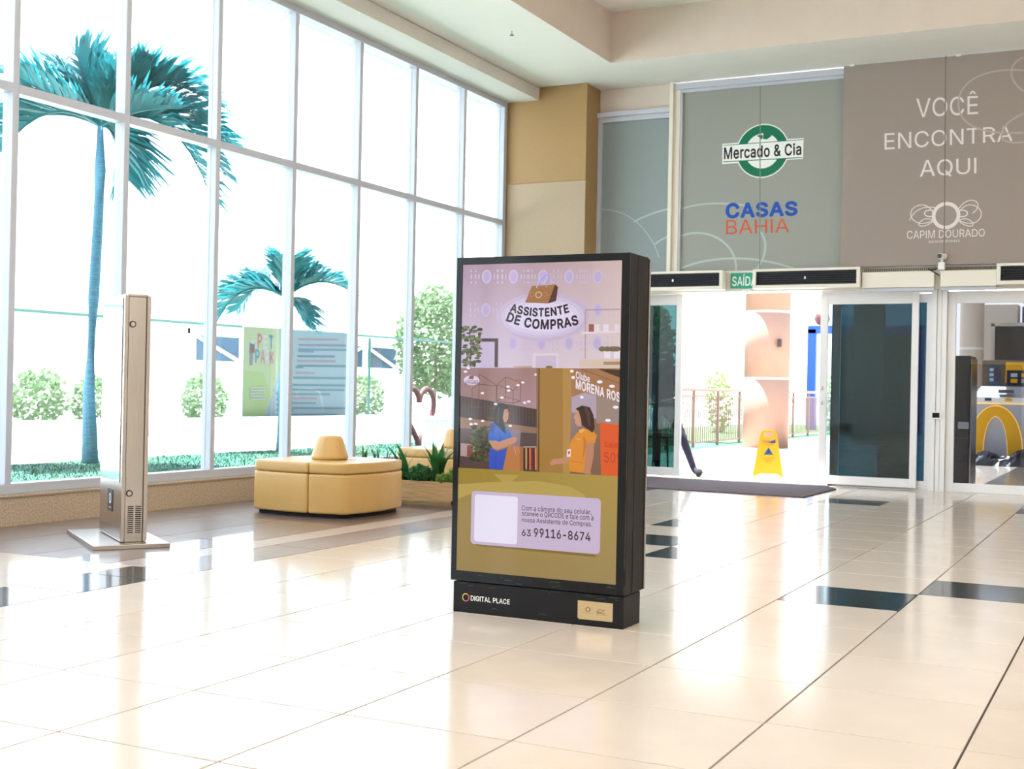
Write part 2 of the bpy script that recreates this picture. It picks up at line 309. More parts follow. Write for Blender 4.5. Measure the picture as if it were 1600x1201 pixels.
# ------------------------------------------------------------------ flat prints (shapes in metres on their surface)
GLYPHS = {'%': (1329,[[345,556,286,563,237,584,198,617,170,659,153,708,147,811,153,864,170,913,199,955,238,988,287,1009,345,1016,404,1009,453,988,491,955,519,913,536,864,542,762,536,708,519,659,491,617,452,584,404,563],[345,644,389,653,417,679,434,718,439,811,434,854,418,893,389,920,345,929,302,920,272,893,255,854,250,762,255,718,271,679,301,653],[985,-19,926,-12,877,9,838,42,810,84,793,133,787,236,793,290,810,339,839,381,878,413,927,435,985,442,1044,435,1093,413,1131,381,1159,339,1176,290,1181,187,1176,133,1158,84,1130,42,1092,9,1043,-12],[985,68,1028,77,1057,104,1074,143,1079,236,1074,280,1058,318,1029,345,985,354,942,345,912,318,896,280,890,187,895,143,912,104,941,77],[260,0,948,1000,1062,1000,374,0]]),
 '&': (880,[[387,-13,295,-4,217,23,153,66,106,122,77,188,67,262,74,321,93,372,125,418,217,504,465,692,500,737,515,796,507,840,483,875,445,898,396,906,361,902,330,891,305,872,285,848,273,818,269,784,273,748,305,680,860,0,715,0,200,626,172,676,154,728,148,783,156,846,179,901,215,946,264,981,324,1002,393,1009,463,1002,522,981,570,947,606,903,629,852,636,795,632,751,619,711,573,639,503,576,251,384,216,343,197,302,191,258,197,212,215,172,244,138,282,113,327,97,379,91,438,98,494,116,546,147,592,188,631,238,661,298,680,366,686,441,801,441,796,354,780,283,756,226,654,92,600,46,533,13,460,-7]]),
 ',': (369,[[74,-235,133,140,269,140,166,-235]]),
 '-': (891,[[662,481,662,369,224,369,224,481]]),
 '.': (369,[[187,-9,153,-2,124,17,104,46,97,81,104,115,124,144,153,164,187,170,222,164,251,144,271,115,277,81,271,46,251,17,222,-2]]),
 '0': (891,[[446,-13,342,2,255,47,186,122,135,223,104,349,94,499,104,649,136,776,187,878,256,952,343,998,446,1013,548,998,635,952,704,878,755,776,786,649,797,499,786,349,755,223,705,122,636,47,549,2],[446,97,513,109,570,145,616,203,649,283,669,382,676,499,669,618,649,717,616,797,570,855,513,891,446,903,377,891,320,855,275,797,242,717,222,618,215,499,222,382,242,283,275,203,320,145,377,109]]),
 '1': (891,[[150,0,150,107,768,107,768,0],[542,1000,542,0,417,0,417,881,169,703,169,839,390,1000]]),
 '3': (891,[[428,-13,341,-5,261,19,192,59,138,113,102,180,86,259,215,259,226,211,249,171,282,139,325,116,374,103,430,98,488,103,541,119,585,146,618,183,640,229,647,285,641,337,621,386,588,427,540,459,476,480,308,487,308,588,566,881,566,889,137,889,137,1000,732,1000,732,905,415,547,415,568,518,567,606,542,677,498,729,437,762,365,772,285,761,202,728,130,676,70,607,24,523,-4]]),
 '4': (891,[[78,207,78,311,485,1000,611,1000,213,319,812,319,812,207],[554,0,554,624,674,624,674,0]]),
 '5': (891,[[435,-13,350,-5,275,22,212,64,163,118,130,183,117,256,240,256,250,213,271,175,302,143,341,118,385,103,435,98,492,105,543,127,585,160,617,205,638,258,644,319,637,380,616,435,583,480,540,515,488,537,428,544,378,540,329,528,285,508,252,483,132,497,189,1000,720,1000,720,889,296,889,263,593,349,639,399,651,451,656,517,649,578,631,632,601,678,561,716,511,745,454,763,390,768,321,758,229,725,149,674,81,607,30,526,-3]]),
 '6': (891,[[445,-13,357,-3,280,29,215,79,166,146,135,227,125,318,133,392,157,470,201,560,496,1000,633,1000,297,513,286,513,324,565,385,603,462,617,547,608,621,579,681,533,727,471,755,396,764,309,754,221,723,143,674,78,609,28,532,-3],[445,95,500,102,548,123,587,156,618,199,637,251,644,309,637,368,618,419,587,462,548,494,500,515,445,521,390,515,342,495,302,463,271,420,252,370,246,311,252,252,271,200,302,156,342,123,390,102]]),
 '7': (891,[[191,0,636,889,122,889,122,1000,768,1000,768,882,324,0]]),
 '8': (891,[[445,-13,350,-4,266,22,198,65,146,121,113,189,102,266,108,327,128,384,158,433,199,474,246,504,300,520,300,525,234,554,182,605,149,672,138,748,148,820,178,884,225,938,287,979,361,1005,445,1013,528,1005,602,979,663,938,710,884,740,820,750,748,739,672,706,605,655,554,591,525,591,520,643,504,690,474,730,433,761,384,781,327,788,266,777,189,744,121,692,65,623,22,540,-4],[445,97,507,102,560,118,603,145,635,180,655,223,662,272,655,325,634,371,600,409,556,438,504,456,445,462,385,456,333,438,289,409,255,371,234,325,227,272,233,223,253,180,285,145,329,118,382,102],[445,569,495,574,539,590,576,616,604,650,622,691,628,738,622,785,605,826,577,859,541,884,496,899,445,904,393,899,349,884,312,859,284,826,267,785,261,738,267,691,284,650,312,616,349,590,394,574]]),
 '9': (891,[[444,1013,532,1003,610,971,674,921,723,854,754,773,764,682,756,608,733,530,688,440,394,0,256,0,593,487,604,487,565,435,505,397,428,383,343,392,269,421,209,467,163,529,134,604,125,691,135,780,166,858,216,922,280,972,357,1003],[444,905,390,898,342,877,302,844,272,801,253,749,246,691,253,632,272,581,302,538,342,506,390,485,444,479,499,485,548,505,588,537,618,580,637,631,644,689,637,748,618,800,588,844,548,877,500,898]]),
 'A': (943,[[32,0,396,1000,543,1000,910,0,777,0,491,825,456,940,482,940,374,595,167,0],[216,279,216,391,727,391,727,279]]),
 'B': (897,[[118,0,118,1000,474,1000,569,991,646,964,706,923,749,869,774,805,783,735,777,677,760,629,734,591,700,562,619,524,619,515,667,506,714,483,756,447,791,399,814,340,821,268,813,196,787,131,742,77,677,35,592,9,485,0],[245,112,481,112,581,123,648,157,686,207,699,268,692,317,673,361,642,399,601,429,549,447,488,454,245,454],[245,561,468,561,520,566,566,582,605,608,635,642,654,683,660,732,649,793,614,843,556,877,472,888,245,888]]),
 'C': (1003,[[526,-13,403,2,295,49,205,125,137,227,94,352,79,499,94,647,137,773,205,875,295,951,403,998,526,1013,599,1008,669,991,733,964,790,926,840,879,880,822,910,758,930,685,803,685,788,733,765,776,737,812,702,842,620,883,526,896,438,884,361,850,296,793,246,715,214,617,203,499,214,382,246,284,296,207,361,150,439,116,526,104,620,118,702,158,737,188,765,225,788,267,803,315,930,315,911,243,881,178,840,122,791,74,734,37,669,9,600,-8]]),
 'D': (987,[[430,0,189,0,189,112,422,112,534,124,625,159,695,216,745,293,775,389,785,502,775,614,745,709,696,785,628,842,541,876,434,888,183,888,183,1000,443,1000,579,985,693,940,785,868,852,769,894,646,907,502,893,357,852,233,783,134,689,60,571,15],[245,1000,245,0,118,0,118,1000]]),
 'E': (823,[[118,0,118,1000,732,1000,732,888,245,888,245,562,699,562,699,450,245,450,245,112,738,112,738,0]]),
 'F': (806,[[118,0,118,1000,726,1000,726,888,245,888,245,547,681,547,681,435,245,435,245,0]]),
 'G': (1023,[[528,-13,403,2,294,49,204,125,136,227,93,353,79,499,93,647,136,773,203,875,293,951,400,998,521,1013,597,1008,669,990,735,961,793,922,842,874,883,818,913,755,932,685,802,685,761,773,700,839,662,864,620,882,521,896,436,884,360,850,295,793,246,715,214,617,203,499,214,382,246,285,296,207,362,150,440,116,528,104,608,113,678,140,735,183,779,242,806,314,815,398,854,391,556,391,556,503,940,503,940,393,926,278,886,179,823,97,740,37,641,-1]]),
 'H': (1016,[[118,0,118,1000,245,1000,245,568,771,568,771,1000,898,1000,898,0,771,0,771,456,245,456,245,0]]),
 'I': (335,[[103,0,103,1000,232,1000,232,0]]),
 'K': (917,[[205,286,205,425,416,677,715,1000,881,1000,454,542,448,543],[118,0,118,1000,245,1000,245,0],[732,0,369,509,448,608,882,0]]),
 'L': (772,[[118,0,118,1000,245,1000,245,112,710,112,710,0]]),
 'M': (1235,[[118,0,118,1000,298,1000,632,96,604,96,693,368,936,1000,1116,1000,1116,0,991,0,997,899,1008,899,896,572,672,0,562,0,220,899,234,899,240,0]]),
 'N': (1029,[[118,0,118,1000,268,1000,788,160,813,108,796,105,784,383,784,1000,911,1000,911,0,760,0,211,889,234,892,246,572,246,0]]),
 'O': (1048,[[525,-13,403,2,296,49,206,125,137,227,94,352,79,499,94,647,137,773,206,875,296,951,403,998,525,1013,647,998,754,951,844,875,912,773,955,647,969,499,955,352,912,227,844,125,754,49,647,2],[525,104,610,115,687,149,752,205,803,283,835,382,846,499,835,618,803,717,752,795,687,851,610,885,525,896,439,885,362,850,297,794,246,716,214,618,203,499,214,382,246,284,297,206,362,150,439,115]]),
 'P': (874,[[118,0,118,1000,462,1000,568,990,653,958,719,909,766,845,794,769,803,683,794,598,766,522,719,457,653,407,568,376,462,365,215,365,215,477,457,477,528,483,584,503,626,535,655,577,672,627,677,683,672,740,655,789,626,831,584,862,527,882,456,889,245,889,245,0]]),
 'Q': (1048,[[482,313,615,313,921,-94,788,-94],[525,-13,403,2,296,49,206,125,137,227,94,352,79,499,94,647,137,773,206,875,296,951,403,998,525,1013,647,998,754,951,844,875,912,773,955,647,969,499,955,352,912,227,844,125,754,49,647,2],[525,104,610,115,687,149,752,205,803,283,835,382,846,499,835,618,803,717,752,795,687,851,610,885,525,896,439,885,362,850,297,794,246,716,214,618,203,499,214,382,246,284,297,206,362,150,439,115]]),
 'R': (883,[[118,0,118,1000,464,1000,569,990,655,960,721,913,767,851,795,777,805,692,795,607,767,534,721,473,654,427,569,398,464,389,189,389,189,501,459,501,530,507,585,524,627,553,656,591,673,637,679,692,673,748,656,796,627,835,585,864,529,882,458,889,245,889,245,0],[694,0,452,450,595,450,841,0]]),
 'S': (878,[[440,-17,338,-9,251,18,179,61,126,118,90,188,75,268,205,268,217,216,243,172,280,139,327,115,381,101,440,97,504,102,562,118,610,145,648,181,671,224,679,274,673,317,653,352,622,379,534,421,361,470,251,512,169,568,119,641,102,732,113,811,147,880,201,936,270,979,353,1005,446,1013,540,1005,621,978,689,936,741,882,775,817,788,743,663,743,642,810,594,860,526,891,442,901,382,896,329,880,285,855,253,822,233,783,226,738,234,692,257,656,292,627,417,577,612,518,705,467,744,432,776,388,796,336,803,272,792,195,760,125,707,66,636,21,546,-8]]),
 'T': (882,[[62,888,62,1000,819,1000,819,888,505,888,505,0,379,0,379,888]]),
 'U': (1017,[[509,-16,398,-5,303,30,225,85,166,157,130,243,118,340,118,1000,244,1000,244,350,252,282,277,222,315,172,368,134,433,109,509,101,585,109,650,134,702,172,740,222,764,282,772,350,772,1000,899,1000,899,340,887,243,850,157,792,85,714,30,619,-5]]),
 'V': (943,[[401,0,32,1000,166,1000,453,175,487,60,461,60,569,405,776,1000,910,1000,546,0]]),
 'W': (1349,[[305,0,32,1000,162,1000,387,78,372,78,440,385,602,1000,746,1000,977,78,960,78,1028,385,1186,1000,1316,1000,1042,0,895,0,691,769,660,934,687,934,625,635,453,0]]),
 'a': (765,[[314,-17,247,-10,186,10,134,42,94,88,68,144,60,212,66,270,85,316,114,352,152,380,246,414,496,452,521,462,537,477,542,505,537,547,524,583,502,612,471,633,432,646,385,650,335,646,293,634,231,591,197,538,81,572,112,633,154,680,205,715,261,738,321,751,423,753,517,731,562,708,602,675,634,630,655,570,662,494,662,0,544,0,544,102,536,102,495,48,464,23,423,2,374,-12],[335,89,397,96,448,115,488,145,518,183,536,226,542,271,542,373,264,312,230,296,203,274,186,244,181,206,185,171,200,142,224,119,255,103]]),
 'b': (834,[[451,-16,389,-10,339,7,300,33,232,115,220,115,220,0,103,0,103,1000,223,1000,223,628,232,628,270,680,299,708,337,733,387,750,450,756,538,744,615,709,679,652,727,575,757,481,767,371,757,261,727,166,679,89,616,32,539,-4],[433,92,497,101,549,129,591,172,621,229,639,297,645,372,639,447,621,513,591,569,550,612,497,639,433,648,369,640,317,613,276,572,246,517,228,450,221,372,228,294,246,226,276,170,318,128,370,101]]),
 'c': (778,[[407,-16,312,-4,230,32,161,90,110,167,78,261,67,368,78,478,110,572,161,649,230,707,312,744,407,756,511,741,600,700,637,669,668,633,693,591,711,544,595,515,571,568,531,611,476,639,407,648,340,639,285,610,243,565,213,508,195,441,189,368,195,297,213,231,243,174,285,130,340,101,407,91,477,101,532,130,573,174,598,230,713,201,696,153,671,110,639,73,602,42,559,17,461,-12]]),
 'd': (834,[[384,-16,296,-4,219,32,155,89,107,166,77,261,67,371,77,481,108,575,156,652,220,709,297,744,385,756,448,750,497,733,536,708,602,628,611,628,611,1000,731,1000,731,0,615,0,615,115,603,115,564,61,534,33,496,7,446,-10],[402,92,465,101,517,128,559,170,589,226,607,294,613,372,607,450,589,517,559,572,518,613,465,640,402,648,337,639,284,612,243,569,213,513,195,447,189,372,195,297,213,229,243,172,285,129,338,101]]),
 'e': (794,[[417,-16,316,-4,230,32,161,90,109,167,78,260,67,367,78,475,109,569,159,647,226,706,308,743,403,756,464,751,522,735,578,709,628,670,670,619,702,554,723,475,730,333,147,333,147,434,664,434,609,397,603,467,585,528,556,578,516,617,465,641,403,649,341,641,288,616,245,578,214,530,195,474,189,349,196,273,217,209,251,158,297,121,353,98,417,91,499,104,532,120,561,143,584,172,601,207,717,179,694,124,659,77,612,38,555,9,490,-10]]),
 'f': (499,[[448,746,448,643,13,643,13,746],[158,0,158,848,166,907,188,955,222,993,266,1020,316,1036,406,1040,477,1024,447,921,383,932,336,925,303,904,285,870,279,823,279,0]]),
 'i': (328,[[103,0,103,746,223,746,223,0],[164,870,133,876,106,894,87,919,81,950,87,981,106,1006,133,1024,164,1030,197,1024,224,1006,242,981,248,950,242,919,224,894,197,876]]),
 'l': (372,[[198,6,145,40,114,93,103,166,103,1000,223,1000,227,151,236,122,255,107,334,107,355,5]]),
 'm': (1199,[[103,0,103,746,220,746,221,581,211,581,231,635,260,680,297,715,338,739,384,754,431,759,506,747,565,709,607,652,631,579,614,579,633,631,663,674,702,710,748,737,801,754,858,759,921,752,977,731,1025,695,1063,646,1087,581,1095,501,1095,0,974,0,974,499,963,568,929,615,880,641,823,650,776,644,736,629,703,603,679,570,664,531,659,486,659,0,539,0,539,511,529,567,497,611,450,640,392,650,350,645,310,629,275,604,247,568,229,523,223,468,223,0]]),
 'n': (805,[[223,446,223,0,103,0,103,746,219,746,220,565,201,565,243,653,299,712,368,745,447,756,518,748,580,724,631,685,669,631,694,560,702,472,702,0,582,0,582,462,571,540,537,598,483,635,413,647,362,641,316,624,278,595,248,556,230,506]]),
 'o': (816,[[407,-16,312,-4,230,32,161,90,110,167,78,261,67,368,78,478,110,572,161,649,230,707,312,744,407,756,504,744,587,707,655,649,706,572,738,478,749,368,738,261,706,167,655,90,587,32,504,-4],[407,91,476,101,531,130,574,174,604,231,622,297,628,368,622,441,604,507,574,565,531,610,476,639,407,648,340,639,285,610,243,565,213,508,195,441,189,368,195,297,213,231,243,174,285,130,340,101]]),
 'p': (834,[[103,-281,103,746,220,746,220,628,232,628,270,680,299,708,337,733,387,750,450,756,538,744,615,709,679,652,727,575,757,481,767,371,757,261,727,166,679,89,616,32,539,-4,451,-16,389,-10,339,7,301,33,232,115,223,115,223,-281],[433,92,497,101,549,129,591,172,621,229,639,297,645,372,639,447,621,513,591,569,550,612,497,639,433,648,369,640,317,613,276,572,246,517,228,450,221,372,228,294,246,226,276,170,318,128,370,101]]),
 'r': (509,[[103,0,103,746,219,746,219,631,227,631,255,682,300,722,355,748,479,754,479,634,407,640,357,635,313,618,276,592,247,557,229,515,223,466,223,0]]),
 's': (717,[[358,-16,285,-10,220,7,166,35,121,74,89,125,70,185,185,209,207,156,244,118,294,97,356,89,426,98,481,122,515,159,527,202,520,238,499,267,465,289,293,334,205,365,142,409,104,467,92,538,101,599,128,652,170,695,226,728,293,749,368,756,439,750,499,732,548,704,588,667,617,622,637,570,527,545,508,585,477,620,431,645,368,654,307,646,257,623,224,588,213,545,221,507,244,478,282,456,451,411,540,381,602,337,639,280,651,209,642,147,614,93,570,47,511,13,439,-9]]),
 't': (447,[[401,746,401,643,13,643,13,746],[128,926,248,926,248,192,253,150,267,120,294,104,397,105,419,3,331,-8,245,4,181,42,141,102,128,183]]),
 'u': (806,[[358,-10,288,-2,226,21,175,60,136,115,111,186,103,273,103,746,223,746,223,283,235,206,269,147,323,111,393,99,444,104,490,122,528,151,557,190,576,240,582,300,582,746,702,746,702,0,586,0,586,181,604,181,562,92,505,33,437,1]]),
 'Ê': (823,[[118,0,118,1000,732,1000,732,888,245,888,245,562,699,562,699,450,245,450,245,112,738,112,738,0],[332,1110,213,1110,371,1295,485,1295,644,1110,523,1110,428,1228]]),
 'Í': (335,[[103,0,103,1000,232,1000,232,0],[76,1097,170,1295,304,1295,175,1097]]),
 'â': (765,[[314,-17,247,-10,186,10,134,42,94,88,68,144,60,212,66,270,85,316,114,352,152,380,246,414,496,452,521,462,537,477,542,505,537,547,524,583,502,612,471,633,432,646,385,650,335,646,293,634,231,591,197,538,81,572,112,633,154,680,205,715,261,738,321,751,423,753,517,731,562,708,602,675,634,630,655,570,662,494,662,0,544,0,544,102,536,102,495,48,464,23,423,2,374,-12],[335,89,397,96,448,115,488,145,518,183,536,226,542,271,542,373,264,312,230,296,203,274,186,244,181,206,185,171,200,142,224,119,255,103],[275,856,157,856,315,1040,429,1040,587,856,467,856,372,973]]),
 ' ': (369,[])}
SCREEN_ART = [
 ('g',[(212,196,222),(226,208,214),(205,178,176),(172,138,160)],[(-0.6,1.125),(0.212,1.125),(0.212,1.62),(-0.6,1.62)]),
 ('g',[(222,205,215),(228,210,205),(214,188,180),(205,178,176)],[(0.06,1.125),(0.212,1.125),(0.212,1.62),(0.06,1.62)]),
 ('e',(206,188,224),-0.4667,1.5552,0.0253,0.0325),
 ('e',(196,176,216),-0.4667,1.5552,0.016,0.0236),
 ('e',(208,188,218),-0.5478,1.5837,0.0034,0.0071),
 ('e',(208,188,218),-0.5472,1.557,0.0034,0.013),
 ('e',(208,188,218),-0.5466,1.5302,0.0034,0.0072),
 ('e',(208,188,218),-0.5242,1.5831,0.0034,0.0071),
 ('e',(208,188,218),-0.5236,1.5564,0.0034,0.0131),
 ('e',(208,188,218),-0.523,1.5298,0.0034,0.0071),
 ('e',(208,188,218),-0.5068,1.5561,0.0034,0.013),
 ('e',(208,188,218),-0.4268,1.5544,0.0033,0.0129),
 ('e',(208,188,218),-0.4109,1.5805,0.0033,0.007),
 ('e',(208,188,218),-0.4103,1.554,0.0033,0.0129),
 ('e',(208,188,218),-0.4097,1.5276,0.0033,0.007),
 ('e',(208,188,218),-0.3878,1.5799,0.0033,0.0071),
 ('e',(208,188,218),-0.3872,1.5535,0.0033,0.0129),
 ('e',(208,188,218),-0.3866,1.5271,0.0033,0.0071),
 ('e',(206,188,224),-0.3282,1.5522,0.0248,0.0322),
 ('e',(196,176,216),-0.3282,1.5522,0.0157,0.0234),
 ('e',(208,188,218),-0.4076,1.5804,0.0034,0.007),
 ('e',(208,188,218),-0.407,1.5539,0.0033,0.013),
 ('e',(208,188,218),-0.4064,1.5275,0.0033,0.007),
 ('e',(208,188,218),-0.3845,1.5798,0.0033,0.0071),
 ('e',(208,188,218),-0.3839,1.5534,0.0033,0.0129),
 ('e',(208,188,218),-0.3833,1.527,0.0033,0.0071),
 ('e',(208,188,218),-0.3674,1.5531,0.0032,0.0129),
 ('e',(208,188,218),-0.2891,1.5514,0.0032,0.0128),
 ('e',(208,188,218),-0.2735,1.5772,0.0032,0.007),
 ('e',(208,188,218),-0.2729,1.551,0.0032,0.0128),
 ('e',(208,188,218),-0.2724,1.5249,0.0033,0.007),
 ('e',(208,188,218),-0.2509,1.5767,0.0032,0.007),
 ('e',(208,188,218),-0.2503,1.5506,0.0032,0.0127),
 ('e',(208,188,218),-0.2497,1.5244,0.0032,0.007),
 ('e',(206,188,224),-0.1798,1.549,0.0242,0.0318),
 ('e',(196,176,216),-0.1798,1.549,0.0153,0.0231),
 ('e',(208,188,218),-0.2574,1.5768,0.0033,0.007),
 ('e',(208,188,218),-0.2568,1.5507,0.0032,0.0128),
 ('e',(208,188,218),-0.2562,1.5246,0.0032,0.0069),
 ('e',(208,188,218),-0.2348,1.5763,0.0032,0.007),
 ('e',(208,188,218),-0.2342,1.5502,0.0032,0.0128),
 ('e',(208,188,218),-0.2336,1.5241,0.0032,0.007),
 ('e',(208,188,218),-0.2182,1.5499,0.0032,0.0127),
 ('e',(208,188,218),-0.1416,1.5482,0.0031,0.0127),
 ('e',(208,188,218),-0.1264,1.5737,0.0032,0.0069),
 ('e',(208,188,218),-0.1258,1.5479,0.0032,0.0126),
 ('e',(208,188,218),-0.1252,1.522,0.0031,0.0069),
 ('e',(208,188,218),-0.1043,1.5732,0.0032,0.0069),
 ('e',(208,188,218),-0.1037,1.5474,0.0031,0.0126),
 ('e',(208,188,218),-0.1031,1.5216,0.0031,0.0069),
 ('e',(206,188,224),-0.0504,1.5463,0.0237,0.0314),
 ('e',(196,176,216),-0.0504,1.5463,0.015,0.0228),
 ('e',(208,188,218),-0.1264,1.5737,0.0032,0.0069),
 ('e',(208,188,218),-0.1258,1.5479,0.0032,0.0126),
 ('e',(208,188,218),-0.1252,1.522,0.0031,0.0069),
 ('e',(208,188,218),-0.1043,1.5732,0.0032,0.0069),
 ('e',(208,188,218),-0.1037,1.5474,0.0031,0.0126),
 ('e',(208,188,218),-0.1031,1.5216,0.0031,0.0069),
 ('e',(208,188,218),-0.088,1.5471,0.0032,0.0126),
 ('e',(208,188,218),-0.013,1.5454,0.0031,0.0126),
 ('e',(208,188,218),0.002,1.5707,0.0031,0.0069),
 ('e',(208,188,218),0.0025,1.5451,0.0031,0.0125),
 ('e',(208,188,218),0.0031,1.5195,0.0031,0.0068),
 ('e',(208,188,218),0.0236,1.5702,0.0031,0.0068),
 ('e',(208,188,218),0.0242,1.5446,0.0031,0.0125),
 ('e',(208,188,218),0.0247,1.5191,0.0031,0.0068),
 ('e',(206,188,224),0.0887,1.5433,0.0232,0.031),
 ('e',(196,176,216),0.0887,1.5433,0.0147,0.0226),
 ('e',(208,188,218),0.0144,1.5704,0.0031,0.0069),
 ('e',(208,188,218),0.0149,1.5448,0.0031,0.0126),
 ('e',(208,188,218),0.0155,1.5193,0.0031,0.0068),
 ('e',(208,188,218),0.036,1.5699,0.0031,0.0068),
 ('e',(208,188,218),0.0365,1.5444,0.0031,0.0125),
 ('e',(208,188,218),0.0371,1.5188,0.0031,0.0068),
 ('e',(208,188,218),0.0519,1.544,0.0031,0.0125),
 ('e',(208,188,218),0.1253,1.5425,0.003,0.0124),
 ('e',(208,188,218),0.1399,1.5675,0.003,0.0067),
 ('e',(208,188,218),0.1404,1.5421,0.0031,0.0124),
 ('e',(208,188,218),0.141,1.5168,0.003,0.0068),
 ('e',(208,188,218),0.1611,1.567,0.003,0.0067),
 ('e',(208,188,218),0.1616,1.5417,0.003,0.0123),
 ('e',(208,188,218),0.1622,1.5164,0.003,0.0067),
 ('e',(206,188,224),-0.4665,1.4018,0.0252,0.0325),
 ('e',(196,176,216),-0.4665,1.4018,0.0159,0.0236),
 ('e',(208,188,218),-0.5476,1.4294,0.0034,0.0071),
 ('e',(208,188,218),-0.547,1.4026,0.0034,0.0131),
 ('e',(208,188,218),-0.5464,1.3759,0.0034,0.0071),
 ('e',(208,188,218),-0.524,1.4291,0.0033,0.0071),
 ('e',(208,188,218),-0.5234,1.4024,0.0033,0.013),
 ('e',(208,188,218),-0.5228,1.3757,0.0033,0.0072),
 ('e',(208,188,218),-0.5066,1.4022,0.0033,0.0131),
 ('e',(208,188,218),-0.4267,1.4015,0.0033,0.0129),
 ('e',(208,188,218),-0.4107,1.4277,0.0033,0.0071),
 ('e',(208,188,218),-0.4101,1.4013,0.0033,0.0129),
 ('e',(208,188,218),-0.4095,1.3749,0.0033,0.007),
 ('e',(208,188,218),-0.3876,1.4275,0.0033,0.007),
 ('e',(208,188,218),-0.387,1.4011,0.0033,0.0129),
 ('e',(208,188,218),-0.3864,1.3747,0.0033,0.007),
 ('e',(206,188,224),0.0918,1.3963,0.0232,0.0311),
 ('e',(196,176,216),0.0918,1.3963,0.0147,0.0226),
 ('e',(208,188,218),0.0175,1.4226,0.0031,0.0069),
 ('e',(208,188,218),0.0181,1.3971,0.0031,0.0125),
 ('e',(208,188,218),0.0186,1.3715,0.0031,0.0068),
 ('e',(208,188,218),0.0391,1.4224,0.0031,0.0068),
 ('e',(208,188,218),0.0397,1.3969,0.0031,0.0124),
 ('e',(208,188,218),0.0402,1.3713,0.0031,0.0068),
 ('e',(208,188,218),0.0551,1.3967,0.003,0.0125),
 ('e',(208,188,218),0.1284,1.396,0.003,0.0124),
 ('e',(208,188,218),0.143,1.4212,0.003,0.0067),
 ('e',(208,188,218),0.1436,1.3958,0.003,0.0124),
 ('e',(208,188,218),0.1441,1.3705,0.003,0.0068),
 ('e',(208,188,218),0.1642,1.4209,0.003,0.0067),
 ('e',(208,188,218),0.1647,1.3956,0.003,0.0124),
 ('e',(208,188,218),0.1653,1.3704,0.003,0.0067),
 ('e',(206,188,224),-0.4597,1.2485,0.0252,0.0324),
 ('e',(196,176,216),-0.4597,1.2485,0.0159,0.0236),
 ('e',(208,188,218),-0.5407,1.275,0.0033,0.0072),
 ('e',(208,188,218),-0.5401,1.2484,0.0034,0.013),
 ('e',(208,188,218),-0.5395,1.2217,0.0034,0.0071),
 ('e',(208,188,218),-0.5172,1.275,0.0034,0.0072),
 ('e',(208,188,218),-0.5166,1.2484,0.0034,0.013),
 ('e',(208,188,218),-0.516,1.2218,0.0034,0.0071),
 ('e',(208,188,218),-0.4998,1.2484,0.0033,0.013),
 ('e',(208,188,218),-0.4199,1.2486,0.0033,0.0129),
 ('e',(208,188,218),-0.404,1.275,0.0033,0.0071),
 ('e',(208,188,218),-0.4034,1.2486,0.0033,0.0129),
 ('e',(208,188,218),-0.4028,1.2222,0.0033,0.007),
 ('e',(208,188,218),-0.3809,1.275,0.0033,0.0071),
 ('e',(208,188,218),-0.3803,1.2487,0.0033,0.0128),
 ('e',(208,188,218),-0.3797,1.2223,0.0033,0.007),
 ('e',(206,188,224),-0.3246,1.2488,0.0247,0.032),
 ('e',(196,176,216),-0.3246,1.2488,0.0156,0.0233),
 ('e',(208,188,218),-0.404,1.275,0.0033,0.0071),
 ('e',(208,188,218),-0.4034,1.2486,0.0033,0.0129),
 ('e',(208,188,218),-0.4028,1.2222,0.0033,0.007),
 ('e',(208,188,218),-0.3809,1.275,0.0033,0.0071),
 ('e',(208,188,218),-0.3803,1.2487,0.0033,0.0128),
 ('e',(208,188,218),-0.3797,1.2223,0.0033,0.007),
 ('e',(208,188,218),-0.3639,1.2487,0.0033,0.0129),
 ('e',(208,188,218),-0.2856,1.2488,0.0032,0.0128),
 ('e',(208,188,218),-0.27,1.275,0.0032,0.007),
 ('e',(208,188,218),-0.2695,1.2489,0.0033,0.0127),
 ('e',(208,188,218),-0.2689,1.2227,0.0033,0.007),
 ('e',(208,188,218),-0.2474,1.275,0.0032,0.007),
 ('e',(208,188,218),-0.2469,1.2489,0.0033,0.0128),
 ('e',(208,188,218),-0.2463,1.2228,0.0032,0.007),
 ('e',(206,188,224),-0.1796,1.249,0.0242,0.0318),
 ('e',(196,176,216),-0.1796,1.249,0.0153,0.0231),
 ('e',(208,188,218),-0.2571,1.275,0.0032,0.007),
 ('e',(208,188,218),-0.2565,1.2489,0.0032,0.0128),
 ('e',(208,188,218),-0.256,1.2228,0.0033,0.0069),
 ('e',(208,188,218),-0.2346,1.275,0.0032,0.007),
 ('e',(208,188,218),-0.234,1.2489,0.0032,0.0128),
 ('e',(208,188,218),-0.2334,1.2229,0.0032,0.0069),
 ('e',(208,188,218),-0.2179,1.249,0.0032,0.0127),
 ('e',(208,188,218),-0.1414,1.2491,0.0031,0.0127),
 ('e',(208,188,218),-0.1262,1.275,0.0032,0.0069),
 ('e',(208,188,218),-0.1256,1.2491,0.0032,0.0127),
 ('e',(208,188,218),-0.125,1.2233,0.0031,0.0069),
 ('e',(208,188,218),-0.1041,1.275,0.0032,0.0069),
 ('e',(208,188,218),-0.1035,1.2492,0.0031,0.0126),
 ('e',(208,188,218),-0.1029,1.2234,0.0031,0.0069),
 ('e',(206,188,224),-0.0439,1.2493,0.0236,0.0314),
 ('e',(196,176,216),-0.0439,1.2493,0.0149,0.0228),
 ('e',(208,188,218),-0.1198,1.275,0.0031,0.0069),
 ('e',(208,188,218),-0.1193,1.2491,0.0032,0.0127),
 ('e',(208,188,218),-0.1187,1.2233,0.0031,0.0069),
